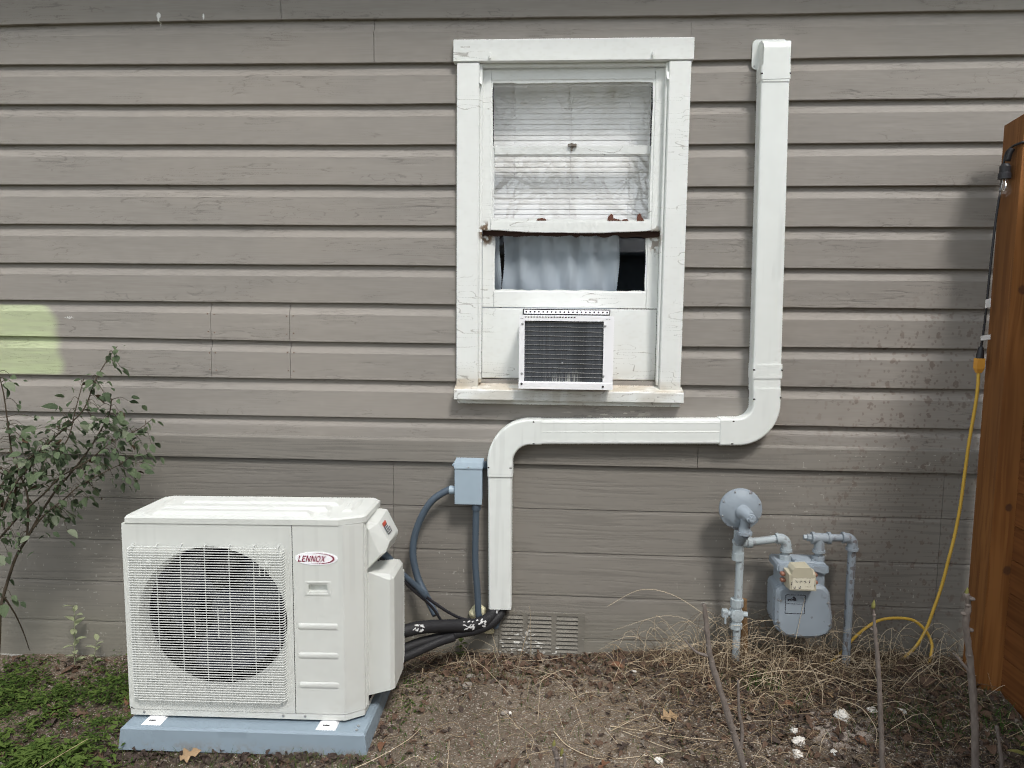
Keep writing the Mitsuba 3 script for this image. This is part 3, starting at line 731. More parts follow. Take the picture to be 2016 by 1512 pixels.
for xa, xb, y0, y1 in ((-1.675, -1.62, -0.64, -0.40), (-0.935, -0.88, -0.64, -0.58), (-0.85, -0.80, -0.57, -0.40)):
    uput('lid_rib', hull([(x, y, 0.8145) for x in (xa, xb) for y in (y0, y1)] + [(x, y, 0.8225) for x in (xa + .014, xb - .014) for y in (y0 + .014, y1 - .014)]), M)
# grille
G = U + '__grille'
GX0, GX1, GZ0, GZ1 = -1.682, -1.050, 0.060, 0.697
nw = 63
for k in range(nw):
    z = GZ1 - k * (GZ1 - GZ0) / (nw - 1)
    e = 0.02 if k in (0, nw - 1) else 0.0
    a, b = GX0 + e, GX1 - e
    w_ = .0016
    uput('wire', cat([box(a + .004, b - .004, YF - .0255, YF - .0225, z - w_, z + w_, .0006),
                      hull([(xx, yy, z + q) for xx, yy in ((a + .006, YF - .0253), (a + .006, YF - .0225), (a, YF - .016), (a + .003, YF - .015)) for q in (-w_, w_)]),
                      hull([(xx, yy, z + q) for xx, yy in ((b - .006, YF - .0253), (b - .006, YF - .0225), (b, YF - .016), (b - .003, YF - .015)) for q in (-w_, w_)]),
                      box(a, a + .003, YF - .0155, YF + .001, z - w_, z + w_), box(b - .003, b, YF - .0155, YF + .001, z - w_, z + w_)]), 'wire_white', False, G)
for x in (-1.663, -1.563, -1.4645, -1.366, -1.2675, -1.169, -1.070):
    a, b = GZ1 + .006, GZ0 - .006
    uput('cross_wire', tube([(x, YF + .001, a), (x, YF - .014, a), (x, YF - .020, a - .008), (x, YF - .020, b + .008), (x, YF - .014, b), (x, YF + .001, b)], 0.0019, 6), 'wire_white', 60, G)
for x in (-1.414, -1.318):
    uput('cross_wire', tube([(x, YF - .0205, 0.323), (x, YF - .0205, 0.446)], 0.0021, 6), 'wire_white', 60, G)
for cx in (-1.605, -1.125):
    for cz in (0.622, 0.150):
        for dx in (-.02, 0, .02):
            uput('cross_wire', tube([(cx + dx, YF - .0205, cz - .04), (cx + dx, YF - .0205, cz + .04)], 0.0020, 6), 'wire_white', 60, G)
        uput('clip', cat([lathe([(0, 0), (.014, 0), (.011, .016), (0, .018)], (cx, YF + .001, cz), 'y', 12), box(cx - .022, cx + .022, YF - .019, YF - .012, cz - .004, cz + .004)]), M, 40, G)
# fan
FN = U + '__fan'
hubm = lathe([(0, 0), (.07, 0), (.072, .03), (.06, .055), (.02, .062), (.008, .064), (0, .064)], (FCX, YF + .175, FCZ), 'y', 30)
uput('hub', hubm, 'fan_plastic', 40, FN)
uput('motor_nut', lathe([(0, 0), (.008, 0), (.008, .012), (0, .013)], (FCX, YF + .112, FCZ), 'y', 6), 'steel', parent=FN)
for b in range(3):
    V, F = [], []
    nr, na = 12, 14
    for i in range(nr):
        rr = 0.066 + (0.268 - 0.066) * i / (nr - 1)
        for j in range(na):
            s = j / (na - 1)
            ang = math.radians(120 * b + 20 + 25 * (i / (nr - 1)) + (s - 0.5) * (62 + 26 * i / (nr - 1)))
            V.append((FCX + rr * math.cos(ang), YF + .105 + 0.09 * s - 0.02 * math.sin(s * math.pi), FCZ + rr * math.sin(ang)))
    for i in range(nr - 1):
        for j in range(na - 1):
            a = i * na + j
            F += [(a, a + 1, a + na + 1), (a, a + na + 1, a + na)]
    uput('blade', trimesh.Trimesh(V, F, process=False), 'fan_plastic', True, FN)
# covers on the right flank
uput('wiring_cover', hull([(-0.747, y, z) for y, z in ((-0.575, 0.760), (-0.575, 0.575), (-0.40, 0.575), (-0.40, 0.785), (-0.56, 0.772))] +
                          [(-0.668, y, z) for y, z in ((-0.568, 0.650), (-0.40, 0.635))] + [(-0.655, y, z) for y, z in ((-0.560, 0.690), (-0.40, 0.690), (-0.40, 0.675))] +
                          [(-0.700, y, z) for y, z in ((-0.560, 0.768), (-0.40, 0.780))] + [(-0.690, -0.578, 0.640), (-0.735, -0.580, 0.745), (-0.735, -0.580, 0.590)]), M)
uput('valve_cover', hull([(-0.747, y, z) for y in (-0.560, -0.375) for z in (0.035, 0.562)] + [(-0.640, y, z) for y in (-0.545, -0.375) for z in (0.060, 0.535)] +
                         [(-0.655, -0.560, z) for z in (0.060, 0.530)] + [(-0.655, y, 0.552) for y in (-0.548, -0.375)]), M)
uput('valve_cover_back', box(-0.745, -0.639, -0.374, -0.345, 0.08, 0.50, .004), M)
for z0, z1 in ((0.0, 0.78),):
    uput('flank_strip', box(-0.7465, -0.741, -0.590, -0.583, 0.01, 0.775), M)
    uput('flank_strip', box(-0.7465, -0.743, -0.606, -0.602, 0.01, 0.775), M)
for k in range(5):
    uput('vent_slit', box(-0.7462, -0.7445, -0.565, -0.475, 0.0105 + k * .0052, 0.0125 + k * .0052), 'dark_void')
uput('data_plate', box(-0.7465, -0.7445, -0.385, -0.352, 0.735, 0.775), 'print_black')
# warning sticker on the sloping face
sa, sb_ = np.array((-0.697, -0.5695, 0.735)), None
fx, fz = np.array((0.030, 0.004, -0.052)), np.array((0.028, 0.002, 0.014))
fx = fx / np.linalg.norm(fx) ; fz = np.array((0.62, 0.0, 0.36)); fz /= np.linalg.norm(fz)
def sticker(u0, u1, v0, v1, lift):
    # the outward face: spanned by depth (y) and the slope from (-0.70, .768) to (-0.655, .69)
    o = np.array((-0.700, -0.555, 0.770)); e1 = np.array((0.045, 0.0, -0.080)); e1 /= np.linalg.norm(e1)
    e2 = np.array((0, 1.0, 0)); nn = np.array((0.080, 0.0, 0.045)); nn /= np.linalg.norm(nn)
    pts = [o + e1 * u + e2 * v + nn * lift for u, v in ((u0, v0), (u1, v0), (u1, v1), (u0, v1))]
    return (np.array(pts), np.array([(0, 1, 2), (0, 2, 3)]))
uput('sticker', sticker(.015, .030, .02, .085, .0022), 'label_red')
uput('sticker', sticker(.030, .070, .02, .085, .0022), 'print_black')
for k in range(4):
    uput('sticker_line', sticker(.034 + k * .009, .037 + k * .009, .025, .080, .0032), 'tag_white')
# badge
bx, bz = -0.9235, 0.652
def ell(cx, cz, rx, rz, n=48):
    a = np.linspace(0, 2 * np.pi, n, endpoint=False)
    return sg.Polygon([(cx + rx * math.cos(t), cz + rz * math.sin(t)) for t in a])
BD = uput('badge', plate(ell(bx, bz, 0.0855, 0.0265), YF - .0022, YF + .0005), 'logo_white', label='white oval badge with red lettering and a crescent swoosh')
tx = meshkit.text_mesh('LENNOX', 0.0232, 0.0008, bold=True)
v = tx.vertices.copy()
wd = v[:, 0].max() - v[:, 0].min()
v[:, 0] = (v[:, 0] - v[:, 0].min()) * 0.107 / wd + v[:, 1] * 0.26
tx = trimesh.Trimesh(np.stack([bx - 0.0735 + v[:, 0], YF - .0024 - v[:, 2], bz - 0.0125 + v[:, 1]], 1), tx.faces[:, ::-1], process=False)
uput('lettering', tx, 'logo_red', parent=BD)
sw = ell(bx + 0.012, bz, 0.0615, 0.0212).difference(ell(bx + 0.003, bz + .0005, 0.0625, 0.0198)).intersection(sg.box(bx - 0.03, bz - .05, bx + .1, bz + .05))
sw = sw.union(ell(bx + 0.012, bz, 0.0615, 0.0212).difference(ell(bx + 0.011, bz, 0.0612, 0.0197)).intersection(sg.box(bx - 0.012, bz - .05, bx + .1, bz + .05)))
uput('swoosh', plate(sw, YF - .0030, YF - .0018), 'logo_red', parent=BD)
# feet
for xa, xb in ((-1.640, -1.560), (-0.925, -0.845)):
    uput('foot', cat([hull([(x, y, z) for x, s in ((xa, 1), (xb, -1)) for (y, z) in ((-0.708, -0.0335), (-0.34, -0.0335))] +
                           [(x + s * .012, y, -0.025) for x, s in ((xa, 1), (xb, -1)) for y in (-0.700, -0.34)])]), 'white_enamel')
    uput('foot_slot', box((xa + xb) / 2 - .016, (xa + xb) / 2 + .012, -0.692, -0.684, -0.0252, -0.0243), 'black_plastic')

# ------------------------------------------------------------------ equipment pad
PD = 'equipment_pad'
tag(PD, 'grey-blue plastic equipment pad lying under the outdoor heat pump unit', 'pad')
pt, pb = -0.0338, -0.125
pp = sg.box(-1.716, -0.735 + .02, -0.722, -0.23)
pp = sg.box(-1.712, -0.724, -0.722 + .0, -0.235).buffer(0) if False else sg.box(-1.712, -0.722, -0.722, -0.235)
slab = hull([(x, y, pb) for x in (-1.722, -0.712) for y in (-0.735, -0.225)] + [(x, y, pt - .008) for x in (-1.714, -0.720) for y in (-0.727, -0.233)] +
            [(x, y, pt) for x in (-1.706, -0.728) for y in (-0.719, -0.241)])
uput('slab', slab, 'pad_plastic', parent=PD)
uput('tab', hull([(x, y, z) for x in (-1.312, -1.195) for y, z in ((-0.7295, pt - .006), (-0.7295, pt - .030), (-0.70, pt + .0012), (-0.715, pt + .0012), (-0.70, pt - .03))]), 'pad_plastic', parent=PD)
for x, y in ((-0.760, -0.705), (-0.760, -0.675)):
    uput('screw', trimesh.creation.cylinder(.005, .006, sections=10, transform=trimesh.transformations.translation_matrix((x, y, pt + .002))), 'steel', parent=PD)

# ------------------------------------------------------------------ disconnect box and cables
K = 'disconnect_box'
tag(K, 'grey metal electrical disconnect box on the wall left of the white duct', 'electrical box')
put('body', box(-0.452, -0.332, -0.080, 0.016, 0.742, 0.925, .003), 'box_grey', parent=K)
put('door', box(-0.455, -0.3275, -0.0865, -0.0805, 0.737, 0.905, .0015), 'box_grey', parent=K)
put('hood', hull([(x, y, z) for x in (-0.457, -0.3255) for y, z in ((-0.090, 0.906), (-0.090, 0.912), (-0.084, 0.934), (0.014, 0.945), (0.014, 0.906))]), 'box_grey', parent=K)
put('screw', lathe([(0, 0), (.004, 0), (.003, .003), (0, .003)], (-0.391, -.0895, 0.914), 'y', 10), 'steel', parent=K)
put('latch', cat([box(-0.466, -0.456, -.07, -.05, .912, .926, .002), box(-0.468, -0.462, -.072, -.048, .916, .922, .001)]), 'box_grey', parent=K)
put('mounting_ear', box(-0.325, -0.306, -0.03, 0.012, 0.895, 0.928, .002), 'conduit_grey', parent=K)
put('side_connector', cat([lathe([(0, 0), (.019, 0), (.021, .006), (.019, .020), (.017, .028), (0, .028)], (-0.484, -.055, .797), 'x', 16)]), 'box_grey', 30, K)
put('bottom_connector', xform(cat([trimesh.creation.cylinder(.021, .03, sections=18)]), trimesh.transformations.translation_matrix((-0.356, -.06, 0.722))), 'conduit_grey', 30, K)
put('flexible_conduit', tube([(-0.472, -.055, .797), (-0.492, -.055, .795), (-0.562, -.065, .748), (-0.613, -.07, .669), (-0.645, -.08, .576), (-0.651, -.09, .485), (-0.628, -.1, .386), (-0.591, -.12, .318), (-0.556, -.14, .261), (-0.532, -.16, .228)], 0.0165, 12, 6), 'conduit_grey', True,
    label='dark grey flexible conduit looping from the left side of the electrical box', category='conduit')
put('flexible_conduit', tube([(-0.356, -.06, .72), (-0.359, -.06, .577), (-0.359, -.06, .441), (-0.349, -.06, .31), (-0.343, -.06, .20), (-0.338, -.055, .175)], 0.0155, 12, 6), 'conduit_grey', True,
    label='dark grey conduit dropping straight from the bottom of the electrical box', category='conduit')
put('cable', cat([tube([(-0.735, -.40, .610), (-0.705, -.38, .575), (-0.672, -.36, .52)], .0175, 10, 5), tube([(-0.70, -.38, .57), (-0.672, -.36, .52), (-0.604, -.3, .427), (-0.56, -.265, .362)], .0135, 10, 5)]), 'conduit_grey', True,
    label='short thick grey cable leaving the wiring cover of the outdoor unit', category='cable')
put('cable', tube([(-0.737, -.41, .592), (-0.70, -.39, .548), (-0.604, -.3, .415), (-0.538, -.25, .335), (-0.46, -.2, .258), (-0.402, -.15, .209), (-0.353, -.1, .184)], .0068, 8, 6), 'black_plastic', True,
    label='thin black cable running from the outdoor unit to the foam-sealed wall hole', category='cable')
put('cable', tube([(-0.738, -.42, .575), (-0.67, -.37, .497), (-0.604, -.3, .396), (-0.539, -.24, .304), (-0.49, -.2, .205)], .0062, 8, 6), 'black_plastic', True,
    label='thin black cable ending in the wrapped upper pipe', category='cable')
LU = [(-0.700, -.36, .205), (-0.667, -.34, .22), (-0.591, -.3, .228), (-0.517, -.25, .216), (-0.434, -.2, .199), (-0.362, -.15, .182), (-0.305, -.095, .183), (-0.270, -.045, .207), (-0.258, -.034, .24), (-0.256, -.034, .28)]
LP = 'insulated_pipe'
tag(LP, 'upper black insulated pipe with white printed tape below the duct', 'pipe')
lum = tube(LU, [.0285, .0285, .0285, .0285, .0285, .0285, .026, .023, .021], 14, 8)
lum.vertices += (0.005 * (meshkit.fbm(lum.vertices * 30, 2, 3) - 0.5))[:, None] * lum.vertex_normals
put('foam_sleeve', lum, 'insulation', True, LP)
sp = spline(LU, 12)
rr = np.random.default_rng(3)
marks = []
for t0 in (2, 4, 14, 16, 18, 45, 47, 49, 50, 56, 57, 58, 59, 75):
    i = min(t0 + 8, len(sp) - 3)
    c, t = sp[i], sp[i + 1] - sp[i - 1]
    t /= np.linalg.norm(t)
    for _ in range(4):
        ang = rr.uniform(-0.3, 1.1)
        side = np.cross(t, (0, 0, 1)); side /= np.linalg.norm(side)
        nn = side * math.cos(ang) + np.array((0, 0, 1)) * math.sin(ang)
        o = c + nn * 0.0302 + t * rr.uniform(-.012, .012)
        e2 = np.cross(nn, t)
        l, w = rr.uniform(.004, .009), rr.uniform(.0015, .0035)
        sk = rr.uniform(-.6, .6)
        marks.append(hull([o + t * a * l + e2 * (b * w + sk * a * l) + nn * q for a in (-1, 1) for b in (-1, 1) for q in (-.003, .0004)]))
put('tape_print', cat(marks), 'tape_print', parent=LP)
put('insulated_pipe', tube([(-0.705, -.36, .115), (-0.67, -.33, .129), (-0.595, -.28, .145), (-0.509, -.23, .151), (-0.417, -.18, .156), (-0.349, -.14, .155), (-0.288, -.09, .163), (-0.240, -.045, .195), (-0.222, -.032, .24), (-0.220, -.032, .28)], [.0235, .0235, .0235, .0235, .0235, .0235, .021, .019], 14, 8), 'insulation', True,
    label='plain black insulated pipe under the printed one, bending up into the duct', category='pipe')
put('insulated_pipe', tube([(-0.70, -.40, .085), (-0.664, -.36, .104), (-0.591, -.3, .119), (-0.506, -.25, .142), (-0.44, -.21, .15)], .021, 12, 8), 'insulation', True,
    label='lowest black pipe beside the outdoor unit, merging into the pipe above', category='pipe')
fo = trimesh.creation.icosphere(3, 0.042)
fo.vertices *= (1, .8, 1); fo.vertices += 0.012 * (meshkit.fbm(fo.vertices * 40, 3, 1) - 0.5)[:, None] * 2 * fo.vertex_normals
fo.apply_translation((-0.352, -0.006, .178))
put('foam_seal', fo, 'foam', True, label='cream expanding foam around the conduit wall hole', category='foam')
fo = trimesh.creation.icosphere(3, 0.026)
fo.vertices *= (1.1, .8, .7); fo.vertices += 0.01 * (meshkit.fbm(fo.vertices * 50, 3, 2) - 0.5)[:, None] * 2 * fo.vertex_normals
fo.apply_translation((-0.300, -0.02, .098))
put('foam_seal', fo, 'foam', True, label='small cream foam lump under the black pipes', category='foam')
put('drain_strip', hull([(x + o, y, z) for x, z in ((-0.222, .226), (-0.262, .122)) for o in (-.010, .010) for y in (-.05, -.044)]), 'conduit_grey', label='flat grey strip hanging out of the duct end', category='strip')

# ------------------------------------------------------------------ gas meter set
GM = 'gas_meter'
tag(GM, 'grey gas meter with round regulator and painted pipes standing by the wall', 'gas meter')
PP, MP = 'pipe_paint', 'meter_paint'
GY = -0.115
def vcyl(x, y, z0, z1, r, n=18, r1=None):
    return tube([(x, y, z0), (x, y, z1)], [r, r1 if r1 else r], n)
def hcyl(x0, x1, y, z0, z1, r, n=18):
    return tube([(x0, y, z0), (x1, y, z1)], r, n)
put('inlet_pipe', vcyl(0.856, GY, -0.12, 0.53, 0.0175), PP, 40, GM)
VL = GM + '__valve'
put('body', cat([vcyl(0.851, GY, 0.205, 0.325, 0.024, 8), lathe([(0, 0), (.03, .004), (.033, .03), (.028, .055), (0, .06)], (0.851, GY + .03, 0.262), 'y', 16)]), PP, 30, VL)
put('nut', cat([vcyl(0.851, GY, 0.300, 0.335, 0.029, 8), vcyl(0.851, GY, 0.195, 0.222, 0.028, 8)]), PP, 30, VL)
put('key', cat([hcyl(0.80, 0.90, GY, 0.265, 0.262, .013, 12), box(0.786, 0.812, GY - .014, GY + .014, .247, .283, .003), box(0.795, 0.803, GY - .02, GY - .01, .22, .26, .002)]), PP, 30, VL)
put('coupling', cat([vcyl(0.8465, GY, 0.520, 0.555, 0.027, 20), vcyl(0.8465, GY, 0.553, 0.600, 0.0245, 20), vcyl(0.8465, GY, 0.598, 0.612, 0.028, 20), vcyl(0.8465, GY, 0.61, .66, .022, 20)]), PP, 30, GM)
RG = GM + '__regulator'
RC = (0.848, -0.115, 0.757)
put('diaphragm_case', lathe([(0, -.035), (.075, -.03), (.090, -.012), (.094, -.006), (.0955, 0), (.0955, .008), (.093, .012), (.082, .016), (.070, .026), (.045, .034), (0, .036)], RC, 'y', 48), MP, 30, RG)
for k in range(8):
    a = math.radians(45 * k + 20)
    put('screw', lathe([(0, 0), (.0042, 0), (.0035, .006), (0, .007)], (RC[0] + .0865 * math.cos(a), RC[1] - .013, RC[2] + .0865 * math.sin(a)), 'y', 8), 'steel', parent=RG)
put('neck', tube([(0.850, -.14, 0.752), (0.862, -.165, 0.746), (0.874, -.195, 0.738)], [.036, .030, .026], 20, 4), MP, 40, RG)
put('cap', lathe([(0, 0), (.022, 0), (.022, .016), (.019, .019), (0, .019)], (0.874, -.192, 0.738), 'y', 20), MP, 30, RG)
put('plug', lathe([(0, 0), (.013, 0), (.013, .009), (.006, .0095), (0, .007)], (0.874, -.211, 0.738), 'y', 6), MP, 30, RG)
put('outlet', cat([tube([(0.862, -.165, .735), (0.860, -.165, .70), (0.858, -.165, .668)], [.024, .022, .028], 20), vcyl(0.858, -.165, .655, .668, .034, 24), tube([(0.858, -.16, .66), (0.85, -.135, .63), (0.8465, -.115, .60)], [.028, .026, .024], 20, 3)]), MP, 40, RG)
put('side_outlet', cat([hcyl(0.862, 0.892, GY, .598, .603, .021), hcyl(0.886, 0.906, GY, .602, .604, .0255)]), PP, 30, GM)
put('cross_pipe', hcyl(0.90, 1.022, GY, .604, .624, .0175), PP, 40, GM)
put('elbow', cat([hcyl(1.014, 1.026, GY, .623, .625, .0255), tube([(1.02, GY, .624), (1.042, GY, .622), (1.057, GY, .606), (1.060, GY, .575)], .0225, 18, 5), vcyl(1.060, GY, .566, .579, .0265)]), PP, 40, GM)
put('nipple', vcyl(1.058, GY, .50, .57, .0165), PP, 40, GM)
put('union_nut', cat([vcyl(1.056, GY, .528, .550, .0265, 8), vcyl(1.056, GY, .520, .529, .023, 16)]), PP, 30, GM)
put('tee', cat([hcyl(1.175, 1.250, GY, .632, .632, .0225), vcyl(1.205, GY, .57, .63, .0225), vcyl(1.205, GY, .566, .578, .0275), hcyl(1.240, 1.252, GY, .633, .633, .0275), hcyl(1.170, 1.182, GY, .632, .632, .027)]), PP, 40, GM)
put('tee_plug', cat([hcyl(1.150, 1.175, GY, .633, .633, .017, 8), hcyl(1.134, 1.152, GY, .634, .634, .012, 4)]), PP, 30, GM)
put('nipple', vcyl(1.205, GY, .50, .57, .0165), PP, 40, GM)
put('union_nut', cat([vcyl(1.204, GY, .527, .549, .0270, 8), vcyl(1.204, GY, .519, .528, .023, 16)]), PP, 30, GM)
put('cross_pipe', hcyl(1.25, 1.316, GY, .634, .637, .0165), PP, 40, GM)
put('elbow', cat([hcyl(1.304, 1.315, GY, .637, .637, .0255), tube([(1.31, GY, .637), (1.335, GY, .634), (1.350, GY, .617), (1.351, GY, .59)], .0225, 18, 5), vcyl(1.351, GY, .580, .592, .0275)]), PP, 40, GM)
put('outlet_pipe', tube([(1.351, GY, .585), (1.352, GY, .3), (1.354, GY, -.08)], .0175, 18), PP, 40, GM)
# meter
topp = sg.Polygon([(1.010, .518), (1.016, .526), (1.062, .526), (1.070, .521), (1.160, .521), (1.168, .526), (1.218, .527), (1.227, .519), (1.230, .494), (1.212, .484), (1.18, .492), (1.12, .495), (1.058, .491), (1.026, .482), (1.010, .497)]).buffer(.003)
put('top_casting', plate(topp, -0.172, -0.045), MP, 30, GM)
put('top_casting_lip', plate(topp.buffer(-.007), -0.178, -0.172), MP, 30, GM)
put('top_plate', cat([box(1.086, 1.172, -.165, -.06, .519, .536, .004)] + [vcyl(x, -.15, .53, .543, .005, 6) for x in (1.090, 1.168)]), MP, 30, GM)
put('upper_body', box(1.028, 1.222, -0.163, -0.045, 0.36, 0.490, .006), MP, 30, GM)
lowp = sg.Polygon([(1.014, .412), (1.034, .424), (1.10, .428), (1.193, .430), (1.214, .422), (1.233, .400), (1.253, .268), (1.250, .240), (1.236, .213), (1.195, .197), (1.10, .193), (1.057, .200), (1.024, .226), (1.013, .258), (1.010, .394)]).buffer(-.006).buffer(.012)
put('back_case', plate(lowp.buffer(-.004), -0.150, -0.035), MP, 30, GM)
put('seam_flange', plate(lowp.buffer(.003), -0.157, -0.150), MP, 30, GM)
lo = list(lowp.exterior.coords); li = list(lowp.buffer(-.014).exterior.coords)
put('front_case', hull([(x, -0.1575, z) for x, z in lo] + [(x, -0.176, z) for x, z in lo] + [(x, -0.190, z) for x, z in li]), MP, 25, GM)
for x, z in ((1.024, .365), (1.023, .263), (1.229, .359), (1.242, .257), (1.186, .205), (1.086, .209)):
    put('screw', cat([lathe([(0, 0), (.010, 0), (.008, .004), (0, .005)], (x, -.185, z), 'y', 14), lathe([(0, 0), (.0055, 0), (.0045, .005), (0, .006)], (x, -.1885, z), 'y', 6)]), 'steel', 30, GM)
oln = sg.box(1.047, .308, 1.128, .390).buffer(.003)
put('label_outline', plate(oln.difference(oln.buffer(-.0022)), -.1916, -.1895), 'print_black', parent=GM)
put('label_outline', box(1.049, 1.126, -.1914, -.1895, .3500, .3512), 'print_black', parent=GM)
EX, EZ = -.015, .022
emb = sg.Polygon([(x + EX, z + EZ) for x, z in ((1.068, .350), (1.074, .346), (1.086, .349), (1.092, .346), (1.096, .343), (1.106, .344), (1.104, .352), (1.098, .362), (1.094, .356), (1.092, .352), (1.086, .352), (1.080, .350), (1.074, .350))]).union(sg.Point(1.072 + EX, .3435 + EZ).buffer(.002)).union(sg.Point(1.083 + EX, .3435 + EZ).buffer(.002)).union(sg.Point(1.0925 + EX, .359 + EZ).buffer(.0025)).buffer(.0006)
put('emblem', plate(emb, -.1916, -.1895), 'print_black', parent=GM)
IX = GM + '__index_box'
put('housing', hull([(x, -.195, z) for x, z in ((1.032, .512), (1.156, .515), (1.160, .428), (1.042, .430))] + [(x, -.241, z) for x, z in ((1.038, .503), (1.152, .506), (1.158, .432), (1.045, .433))] + [(1.034, -.165, .51), (1.155, -.165, .51), (1.042, -.165, .432), (1.16, -.165, .43)]), 'meter_beige', 20, IX)
put('hood', hull([(x, y, z) for x, z in ((1.048, .490), (1.052, .522), (1.064, .534), (1.128, .537), (1.138, .525), (1.140, .490)) for y in (-.165, -.2435)]), 'meter_beige', 30, IX)
put('dial_panel', box(1.053, 1.148, -.2435, -.2412, .438, .488, .0005), 'dial_face', parent=IX)
for k in range(4):
    x = 1.071 + k * .0183
    put('dial', plate(sg.Point(x, .474).buffer(.0068).difference(sg.Point(x, .474).buffer(.0059)), -.2442, -.2434), 'meter_beige', parent=IX)
    a = (2.2, 0.6, 2.6, 1.5)[k]
    put('hand', hull([(x + math.cos(a) * s_ + o * math.sin(a), y, .474 + math.sin(a) * s_ - o * math.cos(a)) for s_, w in ((-.006, .0019), (.0065, .0006)) for o in (-w, w) for y in (-.2446, -.2435)]), 'print_black', parent=IX)
for x in (1.064, 1.086):
    put('dial', plate(sg.Point(x, .447).buffer(.0052).difference(sg.Point(x, .4485).buffer(.0034)), -.2442, -.2434), 'print_black', parent=IX)
for k in range(4):
    put('digit', box(1.110 + k * .0062, 1.114 + k * .0062, -.2441, -.2434, .4495, .4545), 'meter_beige', parent=IX)
for x, z in ((1.0505, .466), (1.0505, .459), (1.149, .464), (1.149, .456)):
    put('rivet', lathe([(0, 0), (.0026, 0), (.0018, .0016), (0, .002)], (x, -.2425, z), 'y', 8), 'print_black', parent=IX)
for x, z in ((1.026, .490), (1.027, .462), (1.164, .490), (1.167, .456)):
    put('tab', box(x - .011, x + .011, -.205, -.18, z - .009, z + .007, .004), 'orange_tab', parent=IX)
# stake
stk = tube([(0.905, -.075, -.1), (0.903, -.07, .12), (0.896, -.066, .315)], [.021, .019, .014], 7, 5)
stk.vertices += (0.008 * (meshkit.fbm(stk.vertices * (60, 60, 14), 3, 4) - 0.5))[:, None] * stk.vertex_normals
put('stake', stk, 'stake_wood', 20, label='rough brown wooden stake behind the gas inlet pipe', category='stake')
put('tracer_wire', tube([(0.872, -.10, .51), (0.877, -.07, .40), (0.886, -.03, .30), (0.892, -.03, .05), (0.893, -.03, -.05)], .0014, 5, 6), 'stake_wood', label='thin brown wire hanging beside the gas inlet pipe', category='wire')

# ------------------------------------------------------------------ fence
FE = 'fence'
tag(FE, 'orange-brown stained cedar fence with a knotty post at the right', 'fence')
px0, px1, py0, py1 = 1.866, 2.002, -0.256, -0.122
post = hull([(x, y, -.3) for x in (px0, px1) for y in (py0, py1)] + [(px0, py1, 2.430), (px1, py1, 2.452), (px0 + .002, py0, 2.447), (px1, py0, 2.452), (px0 + .004, py0 + .004, 2.4485)])
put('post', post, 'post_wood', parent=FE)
for k in range(17):
    z0 = 0.02 + (k - 1) * 0.146
    m = box(1.956 + 0.002 * rng.random(), 1.978, -4.6, -0.2575, z0 + .0015, z0 + .1445, .002)
    put('board', m, 'plank_wood', parent=FE)
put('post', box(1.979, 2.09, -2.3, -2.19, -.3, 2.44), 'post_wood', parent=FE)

# ------------------------------------------------------------------ string light and extension cord
SL = 'string_light'
tag(SL, 'black string light cord with one clear bulb tied around the fence post', 'string light')
put('cord', tube([(2.2, -.30, 2.36), (1.95, -.268, 2.338), (1.90, -.263, 2.335), (1.866, -.262, 2.333), (1.858, -.25, 2.331), (1.856, -.20, 2.325), (1.850, -.17, 2.29), (1.842, -.17, 2.147), (1.834, -.17, 2.043), (1.828, -.17, 1.896), (1.824, -.17, 1.726), (1.826, -.16, 1.597), (1.825, -.15, 1.50)], .0048, 8, 8), 'black_plastic', True, SL)
put('branch', tube([(1.852, -.215, 2.318), (1.846, -.21, 2.30), (1.842, -.205, 2.27)], .011, 8, 4), 'black_plastic', True, SL)
put('socket', lathe([(0, 0), (.014, 0), (.020, .006), (.022, .03), (.020, .032), (.023, .036), (.023, .055), (.017, .058), (0, .058)], (1.835, -.205, 2.262), 'x', 18) if False else
    xform(trimesh.creation.revolve(np.array([(0, 0), (.024, 0), (.024, .022), (.020, .026), (.021, .05), (.013, .062), (0, .062)]), sections=20), trimesh.transformations.translation_matrix((1.835, -.205, 2.198))), 'black_plastic', 30, SL)
BP = np.array([(.013, 0), (.015, -.012), (.026, -.032), (.030, -.046), (.027, -.060), (.016, -.071), (0.0005, -.074)])
put('bulb', xform(trimesh.creation.revolve(BP[::-1], sections=24), trimesh.transformations.translation_matrix((1.834, -.205, 2.198))), 'bulb_glass', True, SL)
put('filament', cat([tube([(1.834 + dx, -.205, 2.198), (1.834 + dx * 1.6, -.205, 2.165)], .0012, 5) for dx in (-.005, .005)] + [tube([(1.826, -.205, 2.165), (1.834, -.207, 2.150), (1.842, -.205, 2.165)], .001, 5, 4)]), 'steel', parent=SL)
put('plug', cat([tube([(1.825, -.15, 1.505), (1.824, -.15, 1.48), (1.823, -.15, 1.452)], [.009, .014, .016], 12)]), 'black_plastic', 30, SL)
for (x, y, z), (w, h) in (((1.824, -.178, 1.690), (.010, .018)), ((1.828, -.172, 1.545), (.019, .010))):
    put('tag', hull([(x + a * w, y + c, z + b * h + a * .003) for a in (-1, 1) for b in (-1, 1) for c in (-.002, .002)]), 'tag_white', parent=SL)
EC = 'extension_cord'
tag(EC, 'yellow extension cord hanging beside the fence and coiled on the ground', 'cord')
put('receptacle', hull([(x, y, z) for x, y in ((1.806, -.166), (1.838, -.166), (1.806, -.136), (1.838, -.136)) for z in (1.412, 1.455)] + [(x, y, 1.392) for x in (1.813, 1.831) for y in (-.159, -.143)]), 'orange_plug', parent=EC)
